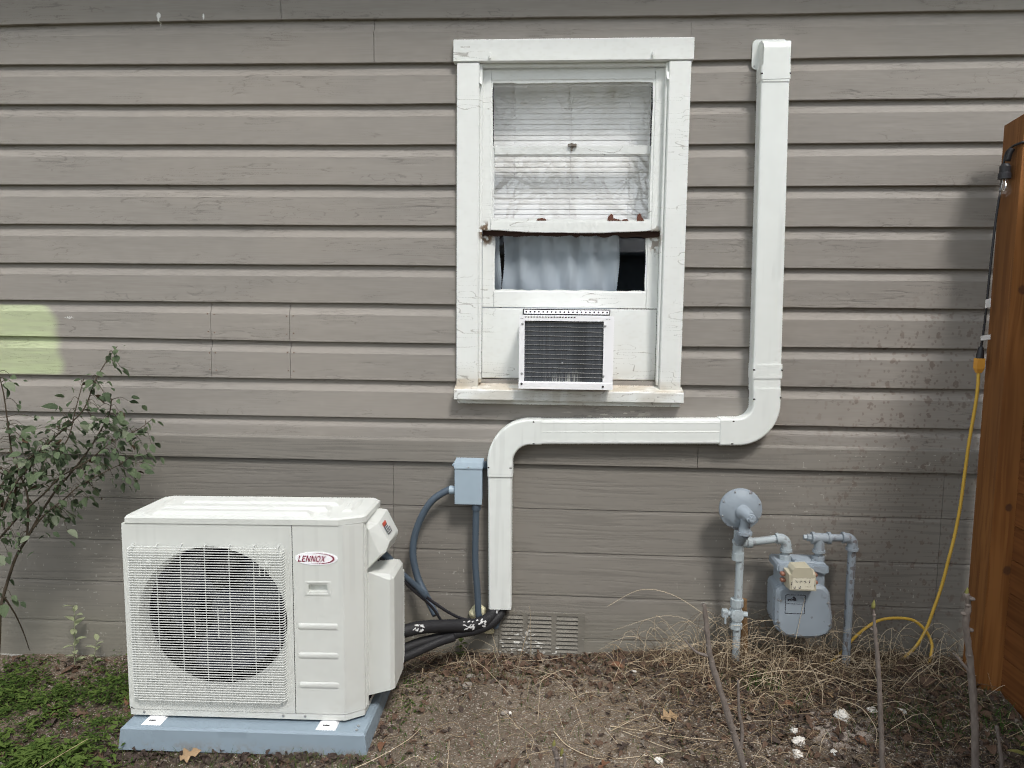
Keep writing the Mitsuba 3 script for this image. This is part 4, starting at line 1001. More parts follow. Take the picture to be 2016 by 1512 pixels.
put('cable', tube([(1.822, -.15, 1.40), (1.824, -.15, 1.33), (1.825, -.14, 1.245), (1.822, -.12, 1.085), (1.825, -.1, .944), (1.821, -.09, .78), (1.81, -.08, .636), (1.794, -.08, .541), (1.779, -.07, .418), (1.749, -.07, .296), (1.72, -.07, .194), (1.684, -.065, .114), (1.631, -.065, .055), (1.58, -.08, .02)], .0068, 8, 8), 'yellow_cord', True, EC)
put('cable', tube([(1.28, -.10, .03), (1.36, -.07, .087), (1.397, -.05, .121), (1.455, -.04, .175), (1.526, -.03, .218), (1.606, -.03, .233), (1.687, -.03, .223), (1.742, -.04, .173), (1.759, -.06, .122), (1.747, -.08, .082), (1.717, -.12, .035), (1.69, -.17, .01)], .0068, 8, 8), 'yellow_cord', True, EC)
put('cable', tube([(1.50, -.20, 0.0), (1.475, -.17, .045), (1.470, -.16, .065), (1.477, -.15, .075), (1.52, -.12, .03)], .0068, 8, 8), 'yellow_cord', True, EC)

# ------------------------------------------------------------------ plants
def leaf(L, Wd, n=6, fold=0.25, droop=0.25, lobes=0, seed=0, wavy=0.0):
    """a leaf along +x from the origin, folded at its midrib and bent"""
    r = np.random.default_rng(seed)
    t = np.linspace(0, 1, n + 1)
    w = Wd * 0.5 * np.sin(np.pi * t ** 0.8) ** 0.8
    if lobes:
        w = w * (0.62 + 0.38 * np.cos(2 * np.pi * lobes * t)) + 0.02 * Wd
    w[0] = w[-1] = 0.0006
    V, F = [], []
    for i in range(n + 1):
        x = L * t[i]; z = -droop * L * t[i] ** 2
        jw = wavy * L * (r.random(2) - .5)
        V += [(x, w[i], z + fold * w[i] + jw[0]), (x, 0, z), (x, -w[i], z + fold * w[i] + jw[1])]
    for i in range(n):
        a = 3 * i
        for k in (0, 1):
            F += [(a + k, a + k + 1, a + k + 4), (a + k, a + k + 4, a + k + 3)]
    return np.array(V), np.array(F)

def frame(d, roll):
    d = np.array(d, float); d /= np.linalg.norm(d)
    s = np.cross((0, 0, 1), d)
    s = s / np.linalg.norm(s) if np.linalg.norm(s) > 1e-6 else np.array((0, 1.0, 0))
    u = np.cross(d, s)
    c, si = math.cos(roll), math.sin(roll)
    return np.stack([d, c * s + si * u, -si * s + c * u], 1)

def merge(parts):
    V, F, o = [], [], 0
    for v, f in parts:
        V.append(v); F.append(f + o); o += len(v)
    return np.vstack(V), np.vstack(F)

# rose bush
RB = 'rose_bush'
tag(RB, 'leggy rose bush with dark green leaves at the left edge before the wall', 'rose bush')
CANES = [
    [(-2.507, -.33, .255), (-2.492, -.318, .332), (-2.438, -.306, .492), (-2.386, -.293, .585), (-2.323, -.281, .699), (-2.253, -.269, .806), (-2.186, -.257, .885), (-2.096, -.244, 1.004), (-2.016, -.232, 1.141), (-2.001, -.22, 1.219)],
    [(-2.373, -.31, .59), (-2.355, -.317, .718), (-2.353, -.324, .818), (-2.399, -.331, .975), (-2.405, -.339, 1.093), (-2.411, -.346, 1.245), (-2.419, -.353, 1.322), (-2.426, -.36, 1.401)],
    [(-2.389, -.31, .576), (-2.292, -.308, .696), (-2.189, -.306, .778), (-2.116, -.304, .839), (-2.006, -.302, .899), (-1.925, -.3, .94)],
    [(-2.494, -.35, .576), (-2.373, -.336, .713), (-2.276, -.321, .8), (-2.201, -.307, .878), (-2.089, -.293, .944), (-1.964, -.279, 1.043), (-1.86, -.264, 1.091), (-1.798, -.25, 1.139)],
    [(-2.479, -.35, .798), (-2.406, -.329, .906), (-2.296, -.307, .991), (-2.217, -.286, 1.067), (-2.11, -.264, 1.174), (-2.063, -.243, 1.299), (-2.022, -.221, 1.385), (-1.975, -.2, 1.462)],
    [(-2.464, -.38, .668), (-2.364, -.36, .866), (-2.252, -.34, .98), (-2.157, -.32, 1.04), (-2.115, -.3, 1.197), (-2.087, -.28, 1.32)],
    [(-2.56, -.33, -.14), (-2.53, -.33, .05), (-2.507, -.33, .255)],
    [(-2.484, -.33, .32), (-2.483, -.27, .21), (-2.494, -.21, .089), (-2.518, -.15, -.022)],
    [(-2.55, -.36, .2), (-2.52, -.38, .5), (-2.464, -.38, .668)], [(-2.6, -.35, .3), (-2.54, -.36, .7), (-2.479, -.35, .798)],
    [(-2.58, -.35, .35), (-2.53, -.35, .50), (-2.494, -.35, .576)],
]
RAD = [(.0075, .0025), (.005, .0018), (.0045, .0015), (.005, .0015), (.005, .0015), (.0045, .0015), (.010, .0075), (.004, .0015), (.006, .0045), (.006, .005), (.006, .005)]
paths = [spline(c, 8) for c in CANES]
r3 = np.random.default_rng(21)
twigs = [[] for _ in CANES]
spots_ = []
CLUST = [(-2.02, -.25, 1.13, .06, 17), (-1.99, -.24, 1.03, .065, 22), (-2.10, -.26, 1.17, .055, 13), (-2.06, -.24, 1.28, .04, 11), (-2.21, -.29, 1.02, .08, 34), (-2.34, -.31, .93, .09, 34), (-2.44, -.33, .83, .08, 26),
         (-2.25, -.3, .84, .08, 24), (-2.13, -.28, .90, .07, 18), (-1.87, -.26, 1.06, .045, 10), (-1.86, -.26, .97, .045, 11), (-2.42, -.35, 1.06, .05, 10), (-2.42, -.36, 1.32, .03, 5), (-2.33, -.3, .70, .06, 14), (-2.18, -.29, .78, .05, 8),
         (-2.46, -.33, .64, .05, 10), (-1.95, -.28, .93, .05, 8), (-2.48, -.34, .30, .02, 3), (-2.49, -.34, .52, .04, 9), (-2.50, -.36, .86, .04, 8), (-2.47, -.36, .74, .05, 12), (-2.43, -.34, .70, .05, 10), (-2.38, -.33, .80, .06, 12), (-2.0, -.22, 1.40, .022, 5), (-2.50, -.36, .95, .05, 7)]
allp = np.vstack(paths[:6])
owner = np.concatenate([np.full(len(p), i) for i, p in enumerate(paths[:6])])
for cx, cy, cz, s, n in CLUST:
    for _ in range(n):
        q = np.array((cx, cy, cz)) + r3.normal(0, 1, 3) * (s, s * .8, s)
        d = np.linalg.norm(allp - q - (0, 0, .02), axis=1)
        j = int(np.argmin(d))
        spots_.append((q, allp[j], owner[j]))
variants = {}
for mname in ('rose_green', 'rose_dark', 'rose_pale', 'rose_red'):
    for k in range(4):
        L = (.032, .040, .047, .056)[k]
        variants[mname, k] = mikit.ply(leaf(L, L * (.62 + .06 * (k % 2)), 7, .35 - .12 * (k % 3), .18 + .1 * (k % 2), 0, k, .02), mname, smooth=True)
leaf_keys = 0
rest = ([], [])
r3.shuffle(spots_)
for q, c, o in spots_:
    dist = np.linalg.norm(q - c)
    if dist > 0.02:
        mid = (q + c) / 2 + (0, 0, .015)
        twigs[o].append(tube([c, mid, q], [.0016, .0008], 4, 3, cap=False))
    d = q - c + r3.normal(0, .03, 3) + np.array((0.01, -0.01, -0.012))
    out = np.array((d[0], d[1] * .7, d[2] * .6 - .012))
    roll = r3.uniform(-.9, .9)
    Mx = np.eye(4); Mx[:3, :3] = frame(out, roll) * r3.uniform(.75, 1.15); Mx[:3, 3] = q
    mname = r3.choice(['rose_green', 'rose_dark', 'rose_pale', 'rose_red'], p=[.46, .28, .20, .06])
    kk = int(r3.integers(4))
    shown = leaf_keys < 300
    if shown:
        key = key_for(RB + '__leaf')
        scene[key] = {**variants[mname, kk], 'to_world': T(Mx.tolist())}
        leaf_keys += 1
    for _ in range(2):
        q2 = q + r3.normal(0, .030, 3)
        v, f = leaf(.022 + .007 * kk, (.022 + .007 * kk) * .6, 5, .3, .2, 0, kk, .02)
        R = frame(out + r3.normal(0, .02, 3), r3.uniform(-1, 1)) * r3.uniform(.7, 1.1)
        rest[int(r3.random() < .45)].append((v @ R.T + q2, f))
for k in (0, 1):
    tag(put('small_leaves', merge(rest[k]), ('rose_dark', 'rose_green')[k], True, RB), kind='stuff')
for c, p, rd, tw in zip(CANES, paths, RAD, twigs):
    put('cane', cat([tube(p, rd, 7)] + tw), 'cane_bark', True, RB)
# pale seedlings at the wall foot
def seedling(key, x, y, h, n, mat, size, seed, label, lean=0.02):
    r = np.random.default_rng(seed)
    tag(key, label, 'plant')
    z0 = float(ground_z(x, y))
    p = spline([(x, y, z0 - .01), (x + lean * .4, y, z0 + h * .5), (x + lean, y - .005, z0 + h)], 6)
    put('stem', tube(p, (.0022, .001), 5), mat, True, key)
    for i in range(n):
        t = (i + 1.5) / (n + .5)
        q = p[min(len(p) - 1, int(t * (len(p) - 1)))]
        a = i * 2.4 + r.random()
        Mx = np.eye(4); Mx[:3, :3] = frame((math.cos(a), math.sin(a), .35 + .5 * t), 0.1) * r.uniform(.8, 1.2); Mx[:3, 3] = q
        v, f = leaf(size, size * .5, 5, .25, .35, 0, i)
        put('leaf', (v @ Mx[:3, :3].T + q, f), mat, True, key)
seedling('seedling', -2.345, -.08, .30, 13, 'seedling_pale', .055, 4, 'pale whitish-green seedling growing at the wall foot under the rose bush')
seedling('seedling_001', -2.255, -.07, .13, 7, 'seedling_pale', .04, 5, 'short pale seedling just right of the taller pale one', .03)
seedling('seedling_002', -0.435, -.05, .10, 8, 'grass_light', .035, 6, 'small yellow-green seedling in dry grass below the black pipes', .01)
seedling('seedling_003', 1.80, -.72, .12, 7, 'bud_yellow', .07, 8, 'yellow-green leafy plant at the bottom right corner', .02)

# bare canes stuck in the ground near the viewer
def cane(label, path, rad, branches=(), bud=True, seed=0):
    key = key_for('bare_cane')
    tag(key, label, 'bare cane')
    p = spline(path, 8)
    m = tube(p, rad, 9)
    m.vertices += (np.mean(rad) * 0.5 * (meshkit.fbm(m.vertices * (60, 60, 38), 3, seed) - 0.5))[:, None] * 2 * m.vertex_normals
    r = np.random.default_rng(seed)
    knobs = []
    for i in range(3, len(p) - 3, 5):
        s = np.mean(rad) * 1.15
        k = trimesh.creation.icosphere(1, s * .8); k.vertices *= (1, 1, .7); k.apply_translation(p[i] + r.normal(0, s * .35, 3) * (1, 1, 0)); knobs.append(k)
    put('stem', cat([m] + knobs), 'bark', True, key)
    for b, br in branches:
        mm = tube(spline(b, 6), br, 7)
        put('branch', mm, 'bark', True, key)
    if bud:
        e = p[0]
        put('bud', tube([e + (0, 0, -.008), e + (.001, 0, .006), e + (.002, 0, .022)], [.006, .0065, .001], 7, 2), 'bud_yellow', True, key)
cane('dark bare cane forking low, before the gas inlet pipe', [(0.525, -.95, .648), (0.539, -.95, .556), (0.553, -.95, .465), (0.581, -.95, .374), (0.636, -.95, .208), (0.686, -.95, .056), (0.735, -.95, -.16)], [.0075, .0095, .011, .012],
     [([(0.466, -.95, .515), (0.504, -.95, .476), (0.550, -.95, .461)], [.003, .006]), ([(0.652, -.95, .377), (0.66, -.95, .265), (0.674, -.95, .191), (0.672, -.95, .09), (0.70, -.95, .03)], [.004, .0065, .008])], bud=False, seed=1)
cane('straight thin bare cane before the coiled yellow cord', [(1.113, -.9, .64), (1.123, -.9, .554), (1.14, -.9, .444), (1.16, -.9, .258), (1.18, -.9, .047), (1.19, -.9, -.16)], [.0045, .007, .0085, .0095], seed=2)
cane('thick grey bare cane with side shoot before the fence post', [(1.421, -.9, .695), (1.430, -.9, .655), (1.426, -.9, .593), (1.45, -.9, .456), (1.477, -.9, .272), (1.496, -.9, .062), (1.506, -.9, -.16)], [.008, .0105, .012, .0135],
     [([(1.391, -.9, .48), (1.416, -.9, .455), (1.455, -.9, .410)], [.003, .0065])], seed=3)
cane('short bare stub with yellow bud at the bottom centre edge', [(0.018, -1.0, .140), (0.029, -1.0, .099), (0.034, -1.0, .024), (0.036, -1.0, -.18)], [.008, .0095, .011], seed=4)
cane('thinner short stub beside the other stub at the bottom edge', [(0.046, -1.0, .112), (0.058, -1.0, .081), (0.06, -1.0, -.17)], [.004, .006], seed=5)
cane('slim faint bare cane in front of the fence boards', [(1.557, -.9, .22), (1.573, -.9, .145), (1.588, -.9, .033), (1.59, -.9, -.15)], [.005, .008], bud=False, seed=6)

# ------------------------------------------------------------------ ground cover
def gp(x, y): return np.array((x, y, float(ground_z(x, y))))
PADX = (-1.74, -0.70)
def on_pad(x, y): return (x > -1.735) & (x < -0.70) & (y > -0.75) & (y < -0.21)

def blades(pts, h, w, lean, seed, seg=3, flat=0.0, curl=0.6):
    """many blades at once: (v, f); each a bent tapering ribbon"""
    r = np.random.default_rng(seed)
    n = len(pts)
    a = r.uniform(0, 2 * np.pi, n); d = np.stack([np.cos(a), np.sin(a)], 1)
    hh = h * r.uniform(.55, 1.3, n); ll = lean * r.uniform(.3, 1.5, n)
    z = ground_z(pts[:, 0], pts[:, 1])
    sd = np.stack([-d[:, 1], d[:, 0]], 1)
    V = []
    for k in range(seg + 1):
        t = k / seg
        out = hh * ll * (t ** 1.5)
        up = hh * np.sqrt(np.maximum(1 - (ll * .75 * t) ** 2, .03)) * t * (1 - curl * .5 * ll * t) - .004
        ww = w * (1 - t * .92) * r.uniform(.9, 1.1, n)
        c = np.stack([pts[:, 0] + d[:, 0] * out, pts[:, 1] + d[:, 1] * out, z + np.maximum(up, -.004 + .003 * k)], 1)
        for s in (-1, 1):
            V.append(c + np.concatenate([sd * (s * ww / 2)[:, None], np.zeros((n, 1))], 1))
    V = np.stack(V, 1)
    m = 2 * (seg + 1)
    F = []
    for k in range(seg):
        F += [(2 * k, 2 * k + 1, 2 * k + 3), (2 * k, 2 * k + 3, 2 * k + 2)]
    F = (np.array(F)[None] + (np.arange(n) * m)[:, None, None]).reshape(-1, 3)
    return V.reshape(-1, 3), F

def scatter(n, fn, x0, x1, y0, y1, seed):
    """n random points with density fn(x, y) in [0, 1]"""
    r = np.random.default_rng(seed); out = []
    while sum(len(o) for o in out) < n:
        p = np.stack([r.uniform(x0, x1, 4000), r.uniform(y0, y1, 4000)], 1)
        keep = (r.random(4000) < fn(p[:, 0], p[:, 1])) & ~on_pad(p[:, 0], p[:, 1])
        out.append(p[keep])
    return np.vstack(out)[:n]
def patch(x, y, cx, cy, rx, ry): return np.exp(-((x - cx) / rx) ** 2 - ((y - cy) / ry) ** 2)
def nz(x, y, f, seed): return meshkit.fbm(np.stack([x * f, y * f, 0 * x + seed], -1), 3, seed)

# herb carpet on the left
def herb_d(x, y):
    main = patch(x, y, -2.35, -.75, .42, .30) * 1.1 + .5 * patch(x, y, -1.95, -.30, .25, .14) + .6 * patch(x, y, -2.45, -.35, .25, .18)
    clump = np.clip((nz(x, y, 6, 1) - .40) * 6, 0, 1)
    return np.clip(main * (.15 + .85 * clump) + .28 * patch(x, y, -0.60, -.45, .08, .11) * clump + .2 * patch(x, y, -.62, -.86, .12, .1) + .2 * patch(x, y, -0.58, -.28, .08, .06), 0, 1)
r5 = np.random.default_rng(5)
def herb_sprigs(n, seed, fn=herb_d, big=1.0):
    pts = scatter(n, fn, -2.75, .2, -1.15, -.02, seed)
    base = [leaf(.019 + .004 * k, .012, 6, .25, .35, 2.5, k) for k in range(3)]
    parts = []
    r = np.random.default_rng(seed)
    for x, y in pts:
        z = float(ground_z(x, y)); big_ = big * (1 if x < -1.6 else .62); h = r.uniform(.004, .03) * (1 if x < -1.6 else .35) + .07 * max(0, float(nz(np.array([x]), np.array([y]), 6, 1)[0]) - .45) * (x < -1.7)
        for k in range(3):
            a = r.uniform(0, 6.28)
            R = frame((math.cos(a), math.sin(a), r.uniform(-.1, .7)), r.uniform(-.4, .4)) * r.uniform(.6, 1.25) * big_
            v, f = base[k]
            parts.append((v @ R.T + (x + .006 * math.cos(a), y + .006 * math.sin(a), z + h), f))
    return merge(parts)
put('ground_herbs', herb_sprigs(1500, 3), 'herb_green', True, label='low feathery green weeds covering the bottom left ground', category='weeds', kind='stuff')
put('ground_herbs', herb_sprigs(1350, 4), 'herb_light', True, label='lighter green weed sprigs among the weeds at bottom left', category='weeds', kind='stuff')
put('ground_herbs', herb_sprigs(420, 14, lambda x, y: patch(x, y, -2.4, -.8, .4, .22) * np.clip((nz(x, y, 6, 1) - .42) * 6, 0, 1), 1.9), 'herb_light', True, label='larger bright green weed leaves at the bottom left corner', category='weeds', kind='stuff')
# grass
def grass_d(x, y):
    g = .75 * patch(x, y, -1.75, -1.0, .35, .14) + .5 * patch(x, y, -1.3, -.93, .5, .10) + .5 * patch(x, y, -.72, -.88, .16, .12) + .85 * patch(x, y, 1.50, -.50, .17, .12) + .8 * patch(x, y, 1.86, -.55, .09, .22)
    g += .3 * patch(x, y, 1.7, -.25, .2, .15) + .55 * patch(x, y, .93, -.24, .07, .06) + .25 * patch(x, y, -.3, -.2, .3, .06) + .05
    return np.clip(g * np.clip(nz(x, y, 9, 6) * 2.6 - .6, 0, 1), 0, 1)
put('grass', blades(scatter(4200, grass_d, -2.75, 1.95, -1.15, -.02, 8), .045, .0028, .8, 9), 'grass_green', False, label='short green grass blades in scattered tufts on the ground', category='grass', kind='stuff')
put('grass', blades(scatter(1700, grass_d, -2.75, 1.95, -1.15, -.02, 10), .038, .0026, .9, 11), 'grass_light', False, label='yellowish green grass blades among the green tufts', category='grass', kind='stuff')
pts = np.concatenate([np.random.default_rng(2).normal((.925, -.24), (.035, .02), (38, 2)), np.random.default_rng(3).normal((1.03, -.33), (.03, .015), (12, 2)), np.random.default_rng(4).normal((1.85, -.5), (.05, .12), (40, 2))])
put('grass', blades(pts, .085, .006, 1.0, 12, 4), 'grass_green', False, label='broader green blades around the gas inlet pipe and along the fence', category='grass', kind='stuff')
# dry straw
def straw_d(x, y):
    wallside = np.exp(-((y + .10) / .10) ** 2)
    s = wallside * (.95 * np.clip((x - .25) / .3, 0, 1) + .55 * patch(x, y, -.42, -.1, .22, .3)) + .55 * patch(x, y, 1.15, -.24, .45, .13) + .18 * patch(x, y, .6, -.35, .5, .2) + .03
    return np.clip(s, 0, 1)
def straws(n, seed, lo, hi, r0, arch, mat, fn=straw_d, box_=(-.75, 1.9, -1.05, -.01)):
    r = np.random.default_rng(seed)
    pts = scatter(n, fn, box_[0], box_[1], box_[2], box_[3], seed)
    parts = []
    for x, y in pts:
        L = r.uniform(lo, hi); a = r.uniform(0, 6.28); h = arch * L * r.uniform(.0, 1.0) ** 1.6
        dx, dy = math.cos(a) * L, math.sin(a) * L * .6
        b = r.normal(0, .14 * L, 2)
        z0 = float(ground_z(x, y)) + .006 + .02 * r.random() * min(1, max(0, x))
        xe, ye = x + dx, min(y + dy, -.004)
        mid = ((x + xe) / 2 + b[0], min((y + ye) / 2 + b[1], -.004), max(z0 + h, float(ground_z((x + xe) / 2, (y + ye) / 2)) + .004))
        e = (xe, ye, float(ground_z(xe, ye)) + .004 + r.random() * h * .9)
        m = tube(spline([(x, y, z0), mid, e], 3), (r0, r0 * .45), 3, cap=False)
        parts.append((np.array(m.vertices), np.array(m.faces)))
    return merge(parts)
put('dry_grass', straws(700, 31, .05, .18, .0012, .5, None), 'straw', True, label='tangled dry straw lying along the wall foot under the gas meter', category='dry grass', kind='stuff')
put('dry_grass', straws(300, 32, .08, .26, .0014, .75, None), 'straw_pale', True, label='pale bleached straw stalks arching over the tangled straw', category='dry grass', kind='stuff')
put('dry_grass', straws(1500, 33, .04, .16, .0013, .35, None), 'straw_dark', True, label='dark brown old stalks mixed into the straw', category='dry grass', kind='stuff')
flat_d = lambda x, y: np.clip(.35 + .9 * patch(x, y, .9, -.5, .7, .3) + .4 * patch(x, y, 0, -.75, .6, .15), 0, 1) * np.where(x > -.7, 1, .25)
put('straw_litter', straws(1300, 34, .012, .085, .0009, .05, None, flat_d, (-2.6, 1.9, -1.1, -.02)), 'straw', True, label='small bits of dry straw strewn over the bare dirt', category='straw bits', kind='stuff')
put('straw_litter', straws(1700, 37, .008, .05, .0009, .05, None, flat_d, (-2.6, 1.9, -1.1, -.02)), 'straw_dark', True, label='dark twig bits strewn over the bare dirt', category='twig bits', kind='stuff')
def arcs(n, seed):
    r = np.random.default_rng(seed); parts = []
    for _ in range(n):
        x = r.choice([r.normal(.84, .10), r.normal(1.12, .14), r.uniform(.3, 1.75)]); y = -r.uniform(.02, .22)
        h = r.uniform(.07, .24); dx = r.normal(-.02, .11); dy = r.uniform(-.08, .03)
        z0 = float(ground_z(x, y))
        ye = min(y + dy, -.012)
        m = tube(spline([(x, y, z0 - .005), (x + dx * .25, (y + ye) / 2, z0 + h * .75), (x + dx * .8, ye, z0 + h), (x + dx * 1.6, ye - .01, z0 + h * r.uniform(.55, .95))], 5), (.0013, .0005), 3, cap=False)
        parts.append((np.array(m.vertices), np.array(m.faces)))
    return merge(parts)
put('dry_grass', arcs(95, 77), 'straw_pale', True, label='thin upright bleached grass stalks arching around the gas meter', category='dry grass', kind='stuff')
put('dry_grass', arcs(70, 78), 'straw_dark', True, label='thin upright dark twigs among the straw at the wall foot', category='dry twigs', kind='stuff')
# debris and grass against the front of the pad
rp_ = np.random.default_rng(91)
fr_ = np.stack([rp_.uniform(-1.74, -.70, 420), -.745 - np.abs(rp_.normal(0, .035, 420))], 1)
put('grass', blades(fr_[:260], .045, .0026, .7, 93), 'grass_light', False, label='thin grass blades growing against the front of the pad', category='grass', kind='stuff')
_parts = []
for x, y in fr_[260:]:
    v, f = leaf(.045, .030, 5, .5, .5, 0, int(rp_.integers(9)), .16)
    R = frame((rp_.normal(), rp_.normal(), rp_.normal(0, .5)), rp_.normal(0, .8)) * rp_.uniform(.35, .85)
    q = v @ R.T
    _parts.append((q + (x, y, float(ground_z(x, y)) + .004 - q[:, 2].min() * .8), f))
put('leaf_litter', merge(_parts), 'leaf_dark', False, label='dark crumpled leaf litter banked against the front of the pad', category='leaf litter', kind='stuff')
# single long stalks that stand out
def stalk(label, pts, r0=.0016, mat='straw_pale'):
    key = key_for('dry_stalk')
    scene[key] = mikit.ply(tube(pts, (r0, r0 * .5), 5, 7), mat, smooth=True)
    tag(key, label, 'dry stalk')
def gz(x, y, h): return (x, y, float(ground_z(x, y)) + h)
stalk('long pale stalk arching high against the skirt left of the gas inlet pipe', [gz(.87, -.12, .02), (.80, -.05, .16), (.70, -.025, .235), (.56, -.02, .312), (.42, -.02, .325), (.27, -.02, .24)])
stalk('pale stalk lying bent across the dirt at bottom centre', [gz(.02, -.60, .006), gz(.08, -.69, .007), gz(.20, -.75, .007), gz(.36, -.735, .008), gz(.55, -.70, .007)], .0022)
stalk('pale stalk lying flat right of the tan oak leaf', [gz(.25, -.55, .006), gz(.42, -.60, .008), gz(.60, -.63, .008), gz(.78, -.64, .005)], .002)
stalk('second flat pale stalk crossing below the tan oak leaf', [gz(.30, -.59, .010), gz(.45, -.68, .01), gz(.62, -.76, .006)], .0018)
stalk('straight thin stalk standing before the foundation vent', [gz(-.09, -.06, 0), (-.093, -.045, .12), (-.10, -.03, .235)], .0012, 'straw')
stalk('slanted stalk leaning over the left part of the vent', [gz(-.15, -.10, 0), (-.12, -.07, .08), (-.10, -.05, .155)], .0014, 'straw')
stalk('pale stalk lying on moss beside the equipment pad corner', [gz(-.78, -.86, .01), gz(-.66, -.78, .02), gz(-.56, -.69, .03), gz(-.52, -.60, .03)], .0017)
stalk('long stalk stretching over straw before the right gas pipe', [gz(.88, -.22, .02), gz(1.05, -.24, .07), gz(1.2, -.27, .08), gz(1.35, -.32, .05), gz(1.45, -.36, .01)], .0018)
stalk('pale stalk lying from the straight cane toward the fence', [gz(1.24, -.33, .02), gz(1.36, -.38, .02), gz(1.50, -.42, .01)], .0016)
stalk('bent pale stalk hanging down by the white stone', [gz(1.23, -.37, .03), gz(1.28, -.47, .05), gz(1.30, -.57, .03), gz(1.27, -.64, .005)], .0018)
stalk('curved pale stalk lying at the bottom right before the thick cane', [gz(1.38, -.60, .006), gz(1.48, -.62, .008), gz(1.58, -.60, .012)], .0018)
stalk('fallen stalk resting on the front of the gas meter', [(1.095, -.20, .19), (1.108, -.196, .27), (1.128, -.194, .38)], .0014)
stalk('long dry stalk at the bottom left corner', [gz(-2.02, -1.02, .02), gz(-1.93, -.88, .05), gz(-1.83, -.76, .08)], .0016, 'straw')
# leaf litter
LV = [leaf(.045, .028, 5, .5, .5, 0, k, .16) for k in range(4)] + [leaf(.05, .036, 8, .35, .4, 2.5, k + 7, .14) for k in range(3)]
def litter(n, seed, fn, smin, smax, x0=-2.7, x1=1.95, y0=-1.12, y1=-.02):
    r = np.random.default_rng(seed)
    parts = []
    for x, y in scatter(n, fn, x0, x1, y0, y1, seed):
        v, f = LV[r.integers(len(LV))]
        a = r.uniform(0, 6.28)
        R = frame((math.cos(a), math.sin(a), r.normal(0, .25)), r.normal(0, .7)) * r.uniform(smin, smax)
        q = v @ R.T
        parts.append((q + (x, y, float(ground_z(x, y)) + .002 - min(0, q[:, 2].min()) * .75), f))
    return merge(parts)
def lit_d(x, y):
    wall = np.exp(-((y + .08) / .13) ** 2)
    bare = 1 - .96 * patch(x, y, -.15, -.55, .55, .36)
    s = (.30 + .7 * wall * (x > -.6) + .6 * patch(x, y, 1.3, -.45, .6, .3) + .35 * patch(x, y, -.68, -.65, .07, .3)) * bare * np.where(x < -1.7, .85, 1)
    return np.clip(s, 0, 1)
put('leaf_litter', litter(3200, 41, lit_d, .18, .7), 'leaf_dark', False, label='dark broken leaf litter over the ground', category='leaf litter', kind='stuff')
put('leaf_litter', litter(2300, 42, lambda x, y: np.clip(lit_d(x, y) * .5 + np.exp(-((y + .12) / .14) ** 2) * (x > -.5) + .5 * patch(x, y, 1.3, -.4, .6, .2), 0, 1), .3, .95), 'leaf_dry', False, label='brown broken leaf litter over the ground', category='leaf litter', kind='stuff')
put('leaf_litter', litter(420, 43, lit_d, .2, .6), 'leaf_grey', False, label='grey weathered leaf bits over the ground', category='leaf litter', kind='stuff')
# larger fallen leaves, one by one
def dead_leaf(x, y, size, mat, label, group=None, lobes=0, seed=0, tilt=.25, roll=.3, lift=.0, a=None):
    r = np.random.default_rng(seed + 100)
    a = r.uniform(0, 6.28) if a is None else a
    v, f = leaf(size, size * (.75 if lobes else .6), 12 if lobes else 8, .45, .35 + .3 * r.random(), lobes, seed, .08)
    R = frame((math.cos(a), math.sin(a), tilt), roll)
    q = v @ R.T
    key = key_for('fallen_leaf')
    scene[key] = mikit.ply((q + (x, y, float(ground_z(x, y)) + .003 - q[:, 2].min() * .85 + lift), f), mat, smooth=True)
    tag(key, label, 'leaf', group)
dead_leaf(.46, -.52, .085, 'leaf_tan', 'tan curled oak leaf lying alone on the dirt right of centre', lobes=3, seed=1, tilt=.35, roll=.5, a=.3)
dead_leaf(1.22, -.33, .07, 'leaf_tan', 'pale tan lobed leaf under the straight thin cane, left of it', lobes=2.5, seed=2, a=2.0)
dead_leaf(-1.44, -.79, .075, 'leaf_tan', 'tan leaf with upright stalk leaning on the front of the pad', lobes=2.5, seed=3, tilt=.5, roll=1.0, lift=.015, a=.1)
dead_leaf(-1.45, -.96, .085, 'leaf_rust', 'rust-brown curled leaf below the pad at the bottom edge', lobes=2.5, seed=4, a=.8)
dead_leaf(-2.15, -.45, .085, 'leaf_rust', 'reddish brown leaf sticking up from the weeds', seed=5, tilt=.5, roll=.8)
dead_leaf(-1.88, -.42, .09, 'leaf_rust', 'brown leaf beside the left side of the outdoor unit', seed=6, tilt=.7, a=1.2)
dead_leaf(-2.30, -.10, .09, 'leaf_dry', 'brown leaf against the wall beside the pale seedlings', seed=7, tilt=.5)
dead_leaf(-1.92, -.90, .10, 'leaf_dry', 'large brown leaf lying in the weeds near the bottom left', seed=8, tilt=.2)
dead_leaf(1.73, -.22, .075, 'leaf_rust', 'rust leaf with spread lobes before the fence post', lobes=2.5, seed=9, a=2.6)
dead_leaf(1.62, -.24, .07, 'leaf_dry', 'upright brown leaf near the yellow cord end', seed=10, tilt=.8, roll=.9)
dead_leaf(.68, -.46, .055, 'leaf_grey', 'grey-brown leaf flat on the dirt left of the forked cane', seed=11, tilt=.05)
dead_leaf(.73, -.60, .06, 'leaf_grey', 'dull grey leaf lying beside the fork of the dark cane', seed=12, tilt=.05)
dead_leaf(.98, -.20, .055, 'leaf_rust', 'orange-brown round leaf in the straw right of the inlet pipe', seed=13, tilt=.5)
dead_leaf(-.66, -.66, .06, 'leaf_rust', 'rusty leaf touching the right side of the pad', seed=14, tilt=.4)
dead_leaf(-.60, -.82, .07, 'leaf_grey', 'grey leaf in moss below the pad corner', seed=15, tilt=.3, roll=.8)
dead_leaf(-.06, -.05, .075, 'leaf_dry', 'brown leaf propped against the wall under the vent', seed=16, tilt=.6, roll=1.0)
